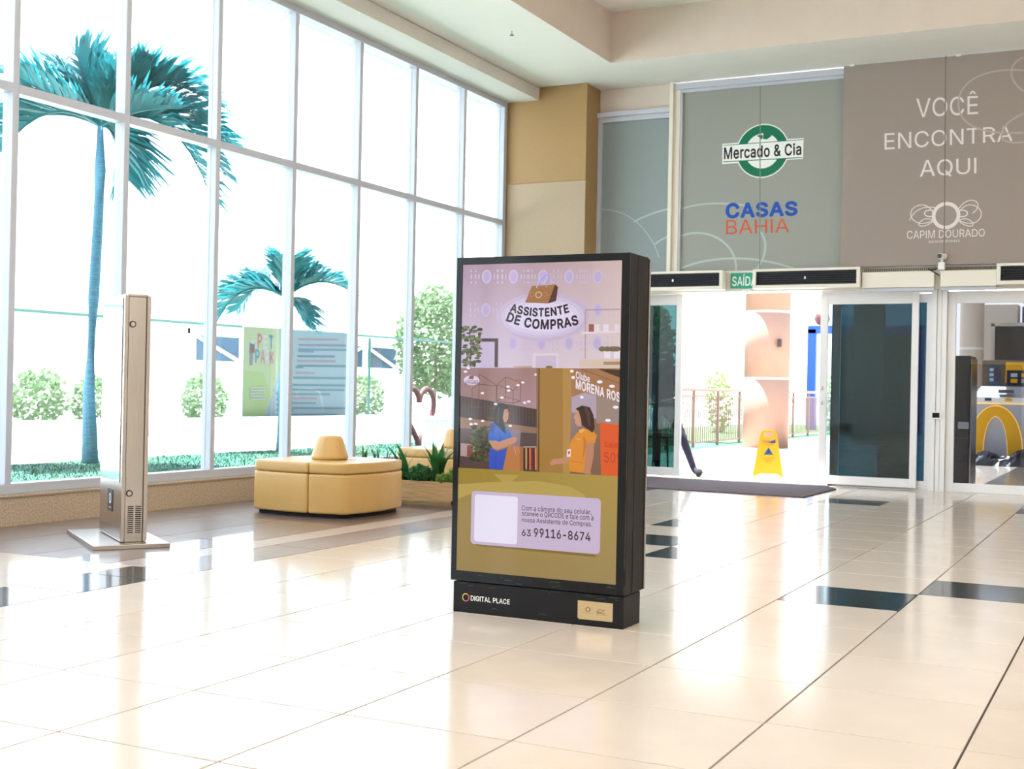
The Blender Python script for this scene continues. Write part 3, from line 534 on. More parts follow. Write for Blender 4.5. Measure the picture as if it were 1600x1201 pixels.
 ('e',(208,188,218),-0.0978,1.275,0.0032,0.0069),
 ('e',(208,188,218),-0.0972,1.2492,0.0031,0.0126),
 ('e',(208,188,218),-0.0966,1.2234,0.0031,0.0069),
 ('e',(208,188,218),-0.0815,1.2492,0.0031,0.0126),
 ('e',(208,188,218),-0.0066,1.2494,0.0031,0.0125),
 ('e',(208,188,218),0.0084,1.275,0.0031,0.0068),
 ('e',(208,188,218),0.0089,1.2494,0.0031,0.0125),
 ('e',(208,188,218),0.0095,1.2238,0.0031,0.0068),
 ('e',(208,188,218),0.03,1.275,0.0031,0.0068),
 ('e',(208,188,218),0.0305,1.2494,0.0031,0.0125),
 ('e',(208,188,218),0.0311,1.2239,0.0031,0.0068),
 ('e',(206,188,224),0.0919,1.2495,0.0232,0.0311),
 ('e',(196,176,216),0.0919,1.2495,0.0147,0.0226),
 ('e',(208,188,218),0.0176,1.275,0.0031,0.0068),
 ('e',(208,188,218),0.0182,1.2494,0.0031,0.0125),
 ('e',(208,188,218),0.0187,1.2238,0.0031,0.0069),
 ('e',(208,188,218),0.0392,1.275,0.0031,0.0068),
 ('e',(208,188,218),0.0398,1.2494,0.0031,0.0125),
 ('e',(208,188,218),0.0403,1.2239,0.0031,0.0068),
 ('e',(208,188,218),0.0552,1.2495,0.003,0.0124),
 ('e',(208,188,218),0.1285,1.2496,0.003,0.0124),
 ('e',(208,188,218),0.1431,1.2749,0.003,0.0068),
 ('e',(208,188,218),0.1436,1.2496,0.0031,0.0124),
 ('e',(208,188,218),0.1442,1.2243,0.003,0.0068),
 ('e',(208,188,218),0.1643,1.2749,0.003,0.0068),
 ('e',(208,188,218),0.1648,1.2497,0.003,0.0123),
 ('e',(208,188,218),0.1653,1.2244,0.0031,0.0067),
 ('e',(203,184,212),-0.179,1.3673,0.2317,0.1096),
 ('e',(211,196,224),-0.179,1.3673,0.207,0.0952),
 ('e',(220,208,236),-0.179,1.3673,0.1854,0.0808),
 ('e',(228,220,246),-0.179,1.3673,0.1575,0.0646),
 ('p',(78,62,60),[(-0.5003,1.2709),(-0.3993,1.2709),(-0.3976,1.1383),(-0.4161,1.1382),(-0.4168,1.2556),(-0.5,1.2555)]),
 ('p',(205,188,218),[(-0.4966,1.2555),(-0.4168,1.2556),(-0.4161,1.1382),(-0.4939,1.1374)]),
 ('e',(92,98,44),-0.5555,1.1949,0.0103,0.004),
 ('e',(62,70,32),-0.5452,1.1594,0.0131,0.0072),
 ('e',(92,98,44),-0.5361,1.2603,0.0129,0.0075),
 ('e',(120,122,66),-0.5633,1.1575,0.0134,0.0074),
 ('e',(120,122,66),-0.5678,1.2694,0.0116,0.0071),
 ('e',(120,122,66),-0.5769,1.2157,0.012,0.006),
 ('e',(92,98,44),-0.5628,1.2748,0.0144,0.0075),
 ('e',(120,122,66),-0.586,1.2727,0.0124,0.005),
 ('e',(92,98,44),-0.5453,1.2171,0.0098,0.0043),
 ('e',(120,122,66),-0.5594,1.1811,0.0068,0.0058),
 ('e',(120,122,66),-0.535,1.2083,0.0122,0.0042),
 ('e',(92,98,44),-0.5776,1.1599,0.0117,0.0057),
 ('e',(92,98,44),-0.5503,1.1903,0.0088,0.0062),
 ('e',(120,122,66),-0.5778,1.3144,0.0081,0.0072),
 ('e',(92,98,44),-0.5721,1.1561,0.0086,0.0037),
 ('e',(120,122,66),-0.5168,1.1636,0.0143,0.007),
 ('e',(120,122,66),-0.5849,1.2732,0.0146,0.0072),
 ('e',(48,52,28),-0.5012,1.1685,0.0119,0.0039),
 ('e',(92,98,44),-0.5004,1.2726,0.0082,0.0064),
 ('e',(92,98,44),-0.5558,1.3238,0.0065,0.0044),
 ('e',(120,122,66),-0.4894,1.2223,0.0098,0.0045),
 ('e',(92,98,44),-0.5766,1.3143,0.0126,0.0064),
 ('e',(92,98,44),-0.527,1.2267,0.0111,0.0051),
 ('e',(62,70,32),-0.5738,1.2296,0.0129,0.0055),
 ('e',(92,98,44),-0.5407,1.2817,0.0097,0.0037),
 ('e',(48,52,28),-0.5423,1.2083,0.0098,0.0046),
 ('e',(92,98,44),-0.5838,1.2795,0.0083,0.0045),
 ('e',(92,98,44),-0.5464,1.2781,0.0089,0.0078),
 ('e',(120,122,66),-0.5291,1.1464,0.0095,0.0078),
 ('e',(62,70,32),-0.5397,1.3087,0.0079,0.0077),
 ('e',(92,98,44),-0.5526,1.2066,0.0131,0.0066),
 ('e',(48,52,28),-0.5341,1.2071,0.012,0.0048),
 ('e',(48,52,28),-0.4954,1.3119,0.0145,0.0081),
 ('e',(92,98,44),-0.5798,1.1625,0.0072,0.0082),
 ('e',(62,70,32),-0.5011,1.2013,0.01,0.0057),
 ('e',(48,52,28),-0.4975,1.2859,0.006,0.0079),
 ('e',(62,70,32),-0.5279,1.2789,0.0095,0.0072),
 ('e',(48,52,28),-0.5009,1.226,0.0136,0.0045),
 ('e',(120,122,66),-0.5066,1.2239,0.0129,0.0078),
 ('e',(48,52,28),-0.5852,1.3194,0.0114,0.0059),
 ('e',(120,122,66),-0.5285,1.3003,0.0092,0.0072),
 ('e',(62,70,32),-0.5577,1.2627,0.0068,0.0081),
 ('e',(48,52,28),-0.5477,1.183,0.0088,0.0047),
 ('e',(48,52,28),-0.5037,1.2532,0.0067,0.0078),
 ('e',(120,122,66),-0.5365,1.247,0.0135,0.0072),
 ('e',(62,70,32),-0.5233,1.1555,0.0116,0.0079),
 ('e',(48,52,28),-0.5437,1.181,0.0075,0.0077),
 ('e',(92,98,44),-0.5183,1.2664,0.0136,0.0048),
 ('e',(62,70,32),-0.5192,1.3244,0.0087,0.0061),
 ('e',(48,52,28),-0.5095,1.2169,0.0106,0.006),
 ('e',(48,52,28),-0.5046,1.261,0.0127,0.0082),
 ('e',(62,70,32),-0.52,1.2153,0.0088,0.0079),
 ('e',(48,52,28),-0.51,1.2228,0.0142,0.0059),
 ('e',(48,52,28),-0.5268,1.2455,0.0073,0.0072),
 ('e',(120,122,66),-0.4915,1.264,0.0098,0.0064),
 ('e',(92,98,44),-0.5563,1.1554,0.0078,0.0073),
 ('e',(62,70,32),-0.5777,1.2085,0.014,0.0051),
 ('e',(120,122,66),-0.555,1.2711,0.0063,0.0036),
 ('e',(62,70,32),-0.5072,1.1797,0.0143,0.0043),
 ('e',(48,52,28),-0.5199,1.1461,0.0067,0.008),
 ('e',(62,70,32),-0.5692,1.2387,0.0139,0.0046),
 ('e',(120,122,66),-0.5028,1.2013,0.0137,0.0046),
 ('e',(48,52,28),-0.5186,1.2694,0.008,0.0051),
 ('e',(48,52,28),-0.4995,1.2531,0.0095,0.0074),
 ('e',(120,122,66),-0.543,1.2191,0.0082,0.0078),
 ('e',(48,52,28),-0.5184,1.2144,0.0092,0.008),
 ('e',(62,70,32),-0.5725,1.3133,0.0147,0.0083),
 ('e',(120,122,66),-0.5282,1.269,0.0068,0.0048),
 ('e',(92,98,44),-0.5241,1.2392,0.0113,0.0039),
 ('e',(92,98,44),-0.5806,1.3016,0.0065,0.0054),
 ('e',(120,122,66),-0.5851,1.2811,0.0128,0.0046),
 ('e',(120,122,66),-0.5788,1.2765,0.0138,0.0066),
 ('e',(92,98,44),-0.5146,1.2071,0.0144,0.0077),
 ('e',(62,70,32),-0.5309,1.2,0.0124,0.0062),
 ('e',(48,52,28),-0.5694,1.1725,0.0103,0.0039),
 ('e',(92,98,44),-0.5683,1.1643,0.0106,0.0061),
 ('e',(120,122,66),-0.5034,1.2661,0.0094,0.0055),
 ('e',(62,70,32),-0.5581,1.2031,0.0088,0.0073),
 ('e',(62,70,32),-0.5692,1.1717,0.0134,0.0047),
 ('e',(62,70,32),-0.5388,1.1955,0.0077,0.0075),
 ('e',(48,52,28),-0.5546,1.2943,0.0107,0.0044),
 ('e',(48,52,28),-0.5243,1.1607,0.0087,0.0066),
 ('e',(48,52,28),-0.5297,1.3187,0.0116,0.0048),
 ('e',(120,122,66),-0.5102,1.2392,0.0133,0.0073),
 ('e',(62,70,32),-0.4982,1.1642,0.0137,0.0067),
 ('e',(62,70,32),-0.5273,1.2302,0.0147,0.0052),
 ('e',(62,70,32),-0.5705,1.3178,0.0106,0.0075),
 ('e',(92,98,44),-0.5813,1.203,0.0091,0.0064),
 ('e',(92,98,44),-0.5201,1.3043,0.0146,0.0075),
 ('e',(62,70,32),-0.58,1.2846,0.0085,0.0081),
 ('e',(62,70,32),-0.584,1.199,0.008,0.0048),
 ('e',(120,122,66),-0.5079,1.2715,0.0094,0.0064),
 ('e',(62,70,32),-0.5691,1.2361,0.0067,0.006),
 ('e',(120,122,66),-0.5326,1.2743,0.0079,0.0069),
 ('e',(120,122,66),-0.5709,1.3223,0.0139,0.008),
 ('e',(120,122,66),-0.552,1.161,0.0144,0.008),
 ('e',(48,52,28),-0.5542,1.2132,0.0083,0.006),
 ('e',(62,70,32),-0.5463,1.2153,0.0119,0.0066),
 ('e',(120,122,66),-0.5754,1.1467,0.0076,0.004),
 ('e',(92,98,44),-0.4967,1.2796,0.0079,0.0065),
 ('e',(62,70,32),-0.5255,1.324,0.0111,0.0045),
 ('e',(62,70,32),-0.5607,1.1728,0.0071,0.0082),
 ('e',(120,122,66),-0.5016,1.2204,0.0073,0.007),
 ('e',(92,98,44),-0.4981,1.1906,0.0126,0.0074),
 ('e',(92,98,44),-0.5599,1.218,0.0116,0.0071),
 ('e',(120,122,66),-0.4922,1.296,0.0126,0.0038),
 ('e',(62,70,32),-0.4933,1.202,0.0145,0.0038),
 ('e',(120,122,66),-0.5171,1.2047,0.0134,0.0041),
 ('e',(92,98,44),-0.5093,1.2545,0.0113,0.0059),
 ('e',(120,122,66),-0.5497,1.1909,0.0134,0.0071),
 ('e',(62,70,32),-0.5688,1.2606,0.0087,0.0053),
 ('e',(92,98,44),-0.4946,1.2032,0.0094,0.006),
 ('e',(62,70,32),-0.496,1.2909,0.009,0.0082),
 ('e',(92,98,44),-0.5853,1.3043,0.0087,0.0068),
 ('e',(120,122,66),-0.4954,1.2356,0.0064,0.005),
 ('e',(48,52,28),-0.5679,1.1452,0.0115,0.0052),
 ('e',(62,70,32),-0.5441,1.3008,0.0063,0.0073),
 ('e',(48,52,28),-0.566,1.2657,0.0113,0.0038),
 ('e',(62,70,32),-0.5373,1.1494,0.0107,0.0044),
 ('e',(92,98,44),-0.5274,1.2171,0.0124,0.0037),
 ('l',(70,60,40),0.0044,[(-0.5519,1.3196),(-0.5398,1.2365),(-0.5409,1.1369)]),
 ('p',(226,210,226),[(-0.2233,1.2026),(-0.095,1.2062),(-0.0935,1.1392),(-0.2219,1.1402)]),
 ('p',(208,190,214),[(-0.207,1.1912),(-0.1055,1.1941),(-0.1042,1.1391),(-0.2059,1.1403)]),
 ('p',(192,160,140),[(-0.3158,1.1439),(-0.2253,1.1459),(-0.2251,1.1378),(-0.3157,1.138)]),
 ('e',(110,120,50),-0.1391,1.1422,0.0177,0.0057),
 ('l',(190,160,160),0.0063,[(0.0335,1.3969),(0.1978,1.3981)]),
 ('l',(190,160,160),0.005,[(0.0335,1.3969),(0.0363,1.1814)]),
 ('l',(235,215,226),0.0088,[(0.0172,1.2948),(0.2029,1.3001)]),
 ('p',(160,90,90),[(0.051,1.3004),(0.0755,1.3004),(0.0748,1.3332),(0.0503,1.3333)]),
 ('p',(235,220,232),[(0.0786,1.3004),(0.103,1.3003),(0.1023,1.3331),(0.0779,1.3332)]),
 ('p',(238,222,235),[(0.1213,1.3003),(0.1456,1.3002),(0.1449,1.3328),(0.1206,1.333)]),
 ('p',(232,214,226),[(0.1728,1.3002),(0.1969,1.3001),(0.1962,1.3326),(0.1721,1.3327)]),
 ('p',(222,196,178),[(0.0105,1.1766),(0.2054,1.1798),(0.2062,1.1407),(0.0112,1.1414)]),
 ('p',(176,140,110),[(0.1241,1.1679),(0.2056,1.1703),(0.2059,1.1546),(0.1244,1.1539)]),
 ('p',(240,228,238),[(0.1287,1.1832),(0.1553,1.1834),(0.157,1.2171),(0.1255,1.2169)]),
 ('p',(240,228,238),[(0.1741,1.1835),(0.2005,1.1837),(0.2022,1.2173),(0.1709,1.2171)]),
 ('e',(120,104,74),0.1169,1.2242,0.017,0.0113),
 ('e',(120,104,74),0.1411,1.2243,0.017,0.0113),
 ('e',(120,104,74),0.1623,1.2244,0.0169,0.0112),
 ('e',(120,104,74),0.1864,1.2245,0.0169,0.0112),
 ('e',(120,104,74),0.1744,1.2244,0.0168,0.0113),
 ('p',(166,112,62),[(-0.2652,1.4335),(-0.2333,1.5067),(-0.1168,1.5132),(-0.1498,1.4275)]),
 ('p',(84,42,38),[(-0.1168,1.5132),(-0.1027,1.5003),(-0.1108,1.4385),(-0.1498,1.4275)]),
 ('l',(196,186,244),0.005,[(-0.2093,1.4976),(-0.2016,1.5235),(-0.183,1.552),(-0.1641,1.5614),(-0.1482,1.5587),(-0.1383,1.5424),(-0.1358,1.5124)]),
 ('l',(170,158,232),0.005,[(-0.1609,1.5014),(-0.1551,1.5255),(-0.1416,1.5471),(-0.1482,1.5576),(-0.1672,1.5545),(-0.1871,1.5319),(-0.1949,1.5118)]),
 ('e',(214,170,150),-0.1984,1.4674,0.0172,0.0156),
 ('e',(166,112,62),-0.1984,1.4674,0.0115,0.0104),
 ('l',(200,150,125),0.0016,[(-0.2152,1.4717),(-0.2308,1.4806),(-0.2409,1.4721),(-0.2367,1.4604),(-0.215,1.4642)]),
 ('l',(200,150,125),0.0016,[(-0.1819,1.4712),(-0.1668,1.4796),(-0.1564,1.4708),(-0.16,1.4593),(-0.1817,1.4637)]),
 ('a',(52,18,34),'ASSISTENTE',0.065,[(-0.343,1.396),(-0.1918,1.3703),(-0.0438,1.3891)],0.0353),
 ('a',(52,18,34),'DE COMPRAS',0.065,[(-0.3616,1.3528),(-0.1778,1.3136),(0.0033,1.3358)],0.0403),
 ('g',[(150,112,104),(178,140,150),(168,124,120),(150,112,116)],[(-0.5905,0.9388),(-0.1921,0.9488),(-0.1963,1.1381),(-0.595,1.1339)]),
 ('p',(66,44,40),[(-0.592,1.0042),(-0.1953,0.951),(-0.1934,0.8651),(-0.5898,0.9043)]),
 ('l',(96,68,58),0.0025,[(-0.5817,0.9981),(-0.5798,0.9154)]),
 ('l',(96,68,58),0.0025,[(-0.5647,0.9958),(-0.5628,0.9133)]),
 ('l',(96,68,58),0.0025,[(-0.5478,0.9935),(-0.5459,0.9111)]),
 ('l',(96,68,58),0.0025,[(-0.5309,0.9913),(-0.529,0.909)]),
 ('l',(96,68,58),0.0025,[(-0.514,0.989),(-0.5121,0.9068)]),
 ('l',(96,68,58),0.0025,[(-0.4972,0.9867),(-0.4953,0.9047)]),
 ('l',(96,68,58),0.0025,[(-0.4804,0.9845),(-0.4786,0.9025)]),
 ('l',(96,68,58),0.0025,[(-0.4637,0.9823),(-0.4618,0.9004)]),
 ('l',(96,68,58),0.0025,[(-0.447,0.98),(-0.4451,0.8983)]),
 ('l',(96,68,58),0.0025,[(-0.4303,0.9778),(-0.4285,0.8961)]),
 ('l',(96,68,58),0.0025,[(-0.4137,0.9756),(-0.4119,0.894)]),
 ('l',(96,68,58),0.0025,[(-0.3972,0.9734),(-0.3953,0.8919)]),
 ('l',(96,68,58),0.0025,[(-0.3807,0.9711),(-0.3788,0.8898)]),
 ('l',(96,68,58),0.0025,[(-0.3642,0.9689),(-0.3624,0.8877)]),
 ('l',(96,68,58),0.0025,[(-0.3477,0.9667),(-0.3459,0.8856)]),
 ('l',(96,68,58),0.0025,[(-0.3313,0.9645),(-0.3295,0.8835)]),
 ('l',(96,68,58),0.0025,[(-0.315,0.9623),(-0.3132,0.8814)]),
 ('l',(96,68,58),0.0025,[(-0.2987,0.9602),(-0.2969,0.8793)]),
 ('l',(96,68,58),0.0025,[(-0.2824,0.958),(-0.2806,0.8772)]),
 ('l',(96,68,58),0.0025,[(-0.2662,0.9558),(-0.2644,0.8752)]),
 ('l',(96,68,58),0.0025,[(-0.25,0.9536),(-0.2482,0.8731)]),
 ('l',(96,68,58),0.0025,[(-0.2338,0.9515),(-0.2321,0.871)]),
 ('l',(96,68,58),0.0025,[(-0.2177,0.9493),(-0.2159,0.869)]),
 ('l',(96,68,58),0.0025,[(-0.2017,0.9472),(-0.1999,0.8669)]),
 ('p',(146,108,88),[(-0.5898,0.9054),(-0.1935,0.868),(-0.1929,0.8391),(-0.5886,0.8525)]),
 ('p',(84,62,58),[(-0.5886,0.8537),(-0.1929,0.842),(-0.1891,0.6685),(-0.5878,0.6699)]),
 ('p',(140,120,130),[(-0.3321,0.8519),(-0.2736,0.8538),(-0.278,0.7607),(-0.3303,0.7703)]),
 ('p',(176,150,150),[(-0.5836,0.7843),(-0.5079,0.7812),(-0.5093,0.722),(-0.5836,0.7248)]),
 ('p',(150,60,60),[(-0.5496,0.7767),(-0.5226,0.7759),(-0.5228,0.7244),(-0.5497,0.725)]),
 ('l',(112,78,60),0.0038,[(-0.4932,1.1066),(-0.4023,1.055),(-0.4032,0.9494),(-0.4931,0.953),(-0.4932,1.1066)]),
 ('l',(112,78,60),0.0038,[(-0.5319,1.035),(-0.4922,1.0594),(-0.4023,1.052)]),
 ('l',(112,78,60),0.0038,[(-0.3991,1.058),(-0.3571,1.0937),(-0.2785,1.0716),(-0.2798,0.9873),(-0.3551,1.0032),(-0.3585,1.0937)]),
 ('l',(112,78,60),0.0038,[(-0.3991,1.058),(-0.3166,1.0331),(-0.2784,1.0687)]),
 ('l',(112,78,60),0.0038,[(-0.3991,1.058),(-0.4007,0.9846),(-0.3153,0.9748),(-0.2798,0.9873)]),
 ('l',(112,78,60),0.0038,[(-0.5285,1.0351),(-0.5266,0.9493),(-0.4931,0.953)]),
 ('l',(112,78,60),0.0038,[(-0.3551,1.0032),(-0.4007,0.9846)]),
 ('l',(112,78,60),0.0038,[(-0.4604,0.9833),(-0.4586,0.9067),(-0.4121,0.9022)]),
 ('l',(112,78,60),0.0038,[(-0.3166,1.0331),(-0.3153,0.9748)]),
 ('e',(245,235,248),-0.551,1.1326,0.0095,0.0053),
 ('e',(245,235,248),-0.5661,1.1164,0.0094,0.0054),
 ('e',(245,235,248),-0.2687,1.0706,0.009,0.0052),
 ('e',(245,235,248),-0.2924,1.058,0.0091,0.0052),
 ('e',(245,235,248),-0.3431,1.0501,0.0092,0.0053),
 ('e',(245,235,248),-0.3394,1.0327,0.0091,0.0052),
 ('e',(245,235,248),-0.4745,1.0184,0.0093,0.0053),
 ('e',(245,235,248),-0.3734,0.9998,0.0092,0.0053),
 ('e',(245,235,248),-0.405,0.9698,0.0092,0.0053),
 ('e',(245,235,248),-0.2365,0.9853,0.009,0.0053),
 ('e',(245,235,248),-0.257,0.9791,0.009,0.0052),
 ('e',(245,235,248),-0.2033,1.1074,0.009,0.0052),
 ('e',(245,235,248),-0.328,0.8725,0.0091,0.0052),
 ('e',(245,235,248),-0.5355,0.8975,0.0095,0.0053),
 ('e',(245,235,248),-0.4703,0.8905,0.0094,0.0053),
 ('e',(245,235,248),-0.5302,0.8739,0.0094,0.0054),
 ('e',(245,235,248),-0.5061,0.8758,0.0094,0.0054),
 ('e',(225,205,232),-0.5328,1.0765,0.0416,0.0225),
 ('p',(120,78,50),[(-0.5498,1.0822),(-0.5434,1.0971),(-0.5199,1.0992),(-0.5229,1.0826)]),
 ('q',(70,30,50),'ASSISTENTE',0.02,[(-0.5676,1.0629),(-0.497,1.0652),(-0.4986,1.077),(-0.5666,1.0772)]),
 ('q',(70,30,50),'DE COMPRAS',0.02,[(-0.5675,1.0558),(-0.4968,1.0593),(-0.497,1.0676),(-0.567,1.0641)]),
 ('e',(62,66,34),-0.5077,0.773,0.0095,0.004),
 ('e',(88,92,40),-0.5025,0.798,0.0075,0.0058),
 ('e',(40,48,26),-0.4532,0.7185,0.0109,0.0059),
 ('e',(88,92,40),-0.4338,0.8297,0.0076,0.0054),
 ('e',(88,92,40),-0.5163,0.7751,0.0111,0.0053),
 ('e',(40,48,26),-0.5245,0.7653,0.0067,0.0041),
 ('e',(88,92,40),-0.4564,0.773,0.0056,0.0064),
 ('e',(40,48,26),-0.4587,0.8636,0.0109,0.0041),
 ('e',(40,48,26),-0.5063,0.8604,0.0085,0.0067),
 ('e',(40,48,26),-0.4631,0.7458,0.0088,0.0062),
 ('e',(40,48,26),-0.4388,0.8246,0.0081,0.0035),
 ('e',(88,92,40),-0.4667,0.7197,0.0077,0.0043),
 ('e',(88,92,40),-0.5246,0.799,0.0115,0.0046),
 ('e',(88,92,40),-0.4297,0.7376,0.0067,0.0067),
 ('e',(40,48,26),-0.4281,0.8706,0.0053,0.0045),
 ('e',(88,92,40),-0.4783,0.8601,0.0089,0.0047),
 ('e',(40,48,26),-0.4653,0.7869,0.0089,0.006),
 ('e',(40,48,26),-0.5162,0.7099,0.0113,0.007),
 ('e',(88,92,40),-0.4987,0.814,0.0072,0.0056),
 ('e',(40,48,26),-0.4703,0.7681,0.0093,0.0036),
 ('e',(40,48,26),-0.4506,0.7817,0.0081,0.0047),
 ('e',(62,66,34),-0.4313,0.8471,0.0077,0.0051),
 ('e',(88,92,40),-0.4826,0.7086,0.012,0.0056),
 ('e',(40,48,26),-0.4704,0.7769,0.0066,0.0069),
 ('e',(88,92,40),-0.4711,0.7722,0.01,0.0069),
 ('e',(40,48,26),-0.501,0.8177,0.0074,0.0047),
 ('e',(40,48,26),-0.4753,0.7689,0.0071,0.0066),
 ('e',(40,48,26),-0.4977,0.7274,0.0107,0.0047),
 ('e',(40,48,26),-0.5155,0.8538,0.0121,0.0036),
 ('e',(40,48,26),-0.5262,0.713,0.0112,0.0059),
 ('e',(40,48,26),-0.5099,0.8292,0.0118,0.0049),
 ('e',(40,48,26),-0.4635,0.7147,0.0082,0.0053),
 ('e',(62,66,34),-0.4498,0.8558,0.0057,0.0036),
 ('e',(40,48,26),-0.4854,0.7487,0.009,0.007),
 ('e',(62,66,34),-0.477,0.7257,0.0062,0.0048),
 ('e',(40,48,26),-0.4514,0.7772,0.0086,0.0068),
 ('e',(62,66,34),-0.4752,0.8558,0.0064,0.0051),
 ('e',(88,92,40),-0.5121,0.8652,0.0073,0.004),
 ('e',(62,66,34),-0.4865,0.8128,0.0114,0.0049),
 ('e',(62,66,34),-0.4598,0.7247,0.008,0.0067),
 ('e',(40,48,26),-0.4481,0.8155,0.0078,0.0054),
 ('e',(40,48,26),-0.4571,0.7997,0.0101,0.0066),
 ('e',(88,92,40),-0.4427,0.8449,0.0081,0.004),
 ('e',(88,92,40),-0.5277,0.7237,0.0096,0.006),
 ('e',(40,48,26),-0.4661,0.7432,0.0069,0.0054),
 ('e',(62,66,34),-0.4856,0.7827,0.0098,0.0053),
 ('e',(40,48,26),-0.4434,0.8008,0.0077,0.0067),
 ('e',(88,92,40),-0.5041,0.8466,0.0077,0.0045),
 ('e',(88,92,40),-0.43,0.7215,0.0117,0.0053),
 ('e',(88,92,40),-0.4465,0.7119,0.0115,0.0062),
 ('e',(62,66,34),-0.4651,0.736,0.0116,0.0069),
 ('e',(40,48,26),-0.4528,0.7613,0.007,0.0057),
 ('e',(40,48,26),-0.4384,0.7837,0.0109,0.0052),
 ('e',(88,92,40),-0.4406,0.8217,0.0056,0.0064),
 ('e',(62,66,34),-0.5151,0.7343,0.011,0.0056),
 ('e',(62,66,34),-0.4473,0.7616,0.0055,0.004),
 ('e',(88,92,40),-0.4656,0.8341,0.0107,0.0037),
 ('e',(88,92,40),-0.5165,0.8371,0.0111,0.0054),
 ('e',(40,48,26),-0.5111,0.8674,0.0086,0.0048),
 ('e',(88,92,40),-0.4907,0.8486,0.0103,0.0068),
 ('e',(88,92,40),-0.4663,0.8516,0.007,0.0039),
 ('e',(62,66,34),-0.4382,0.8627,0.0104,0.0038),
 ('e',(88,92,40),-0.5063,0.7889,0.008,0.0038),
 ('e',(88,92,40),-0.4577,0.8574,0.0063,0.0067),
 ('e',(62,66,34),-0.4578,0.8008,0.0107,0.0068),
 ('e',(40,48,26),-0.5163,0.8639,0.0096,0.0054),
 ('e',(88,92,40),-0.4825,0.7977,0.0116,0.0051),
 ('e',(88,92,40),-0.5058,0.7755,0.0072,0.0059),
 ('e',(62,66,34),-0.4395,0.8248,0.0114,0.0064),
 ('e',(40,48,26),-0.479,0.8397,0.0115,0.0041),
 ('e',(62,66,34),-0.4634,0.8499,0.0065,0.0064),
 ('e',(88,92,40),-0.4382,0.783,0.0058,0.0046),
 ('e',(40,48,26),-0.4781,0.7594,0.0097,0.0036),
 ('e',(62,66,34),-0.4434,0.7452,0.0065,0.0064),
 ('e',(88,92,40),-0.49,0.7831,0.0072,0.0039),
 ('e',(62,66,34),-0.47,0.8442,0.0086,0.0066),
 ('e',(62,66,34),-0.4304,0.7491,0.011,0.0053),
 ('e',(40,48,26),-0.5142,0.743,0.0076,0.0037),
 ('e',(40,48,26),-0.5125,0.7805,0.0117,0.0047),
 ('e',(88,92,40),-0.515,0.8092,0.0088,0.0064),
 ('e',(62,66,34),-0.492,0.7067,0.012,0.0063),
 ('e',(40,48,26),-0.4468,0.7919,0.007,0.0039),
 ('e',(88,92,40),-0.5057,0.7973,0.0119,0.0057),
 ('e',(88,92,40),-0.4787,0.7114,0.0059,0.0048),
 ('e',(88,92,40),-0.523,0.8193,0.0055,0.0049),
 ('e',(40,48,26),-0.4606,0.7918,0.0055,0.0043),
 ('e',(40,48,26),-0.4914,0.8426,0.0085,0.0059),
 ('e',(62,66,34),-0.4919,0.8152,0.0067,0.0058),
 ('e',(88,92,40),-0.4625,0.8622,0.0112,0.0042),
 ('e',(40,48,26),-0.4766,0.8157,0.0104,0.007),
 ('e',(40,48,26),-0.521,0.8609,0.0103,0.0051),
 ('e',(62,66,34),-0.5064,0.7974,0.008,0.0036),
 ('e',(88,92,40),-0.5192,0.7914,0.012,0.0063),
 ('e',(88,92,40),-0.4528,0.7155,0.0089,0.0048),
 ('e',(88,92,40),-0.5209,0.7424,0.0064,0.0058),
 ('e',(88,92,40),-0.4633,0.846,0.0086,0.006),
 ('e',(88,92,40),-0.5281,0.7559,0.0073,0.0062),
 ('e',(40,48,26),-0.4875,0.8258,0.0064,0.0065),
 ('e',(40,48,26),-0.5196,0.7167,0.0119,0.0065),
 ('e',(62,66,34),-0.4718,0.7189,0.0108,0.0066),
 ('e',(88,92,40),-0.4979,0.7807,0.0113,0.0067),
 ('e',(62,66,34),-0.5163,0.8659,0.0076,0.0045),
 ('e',(62,66,34),-0.4959,0.7758,0.0065,0.0066),
 ('e',(88,92,40),-0.5217,0.7743,0.006,0.0066),
 ('e',(62,66,34),-0.4881,0.75,0.0118,0.0051),
 ('e',(62,66,34),-0.4772,0.7968,0.0112,0.0042),
 ('e',(62,66,34),-0.4785,0.8236,0.0076,0.0045),
 ('e',(88,92,40),-0.5246,0.7555,0.0094,0.0062),
 ('e',(88,92,40),-0.4589,0.8226,0.0097,0.006),
 ('e',(62,66,34),-0.505,0.7924,0.0089,0.0038),
 ('e',(88,92,40),-0.4832,0.7801,0.011,0.004),
 ('e',(40,48,26),-0.4672,0.7724,0.0119,0.0068),
 ('e',(62,66,34),-0.4428,0.8243,0.0081,0.0041),
 ('e',(88,92,40),-0.4885,0.7283,0.0113,0.0063),
 ('e',(88,92,40),-0.5167,0.7312,0.0083,0.0043),
 ('e',(62,66,34),-0.5221,0.7874,0.0065,0.0045),
 ('e',(88,92,40),-0.5318,0.8164,0.0076,0.0062),
 ('e',(40,48,26),-0.5244,0.7848,0.0085,0.0042),
 ('e',(62,66,34),-0.4545,0.8573,0.0087,0.0039),
 ('e',(62,66,34),-0.4612,0.7888,0.01,0.0042),
 ('e',(88,92,40),-0.463,0.8038,0.011,0.004),
 ('e',(88,92,40),-0.4303,0.7958,0.0105,0.0061),
 ('e',(88,92,40),-0.5163,0.8409,0.0102,0.0068),
 ('e',(40,48,26),-0.4665,0.8497,0.0056,0.0041),
 ('e',(88,92,40),-0.4473,0.7729,0.0075,0.0054),
 ('e',(40,48,26),-0.436,0.758,0.0114,0.0064),
 ('e',(40,48,26),-0.5286,0.7846,0.0074,0.0051),
 ('e',(88,92,40),-0.5008,0.7351,0.0096,0.0057),
 ('e',(88,92,40),-0.4525,0.7359,0.0059,0.0041),
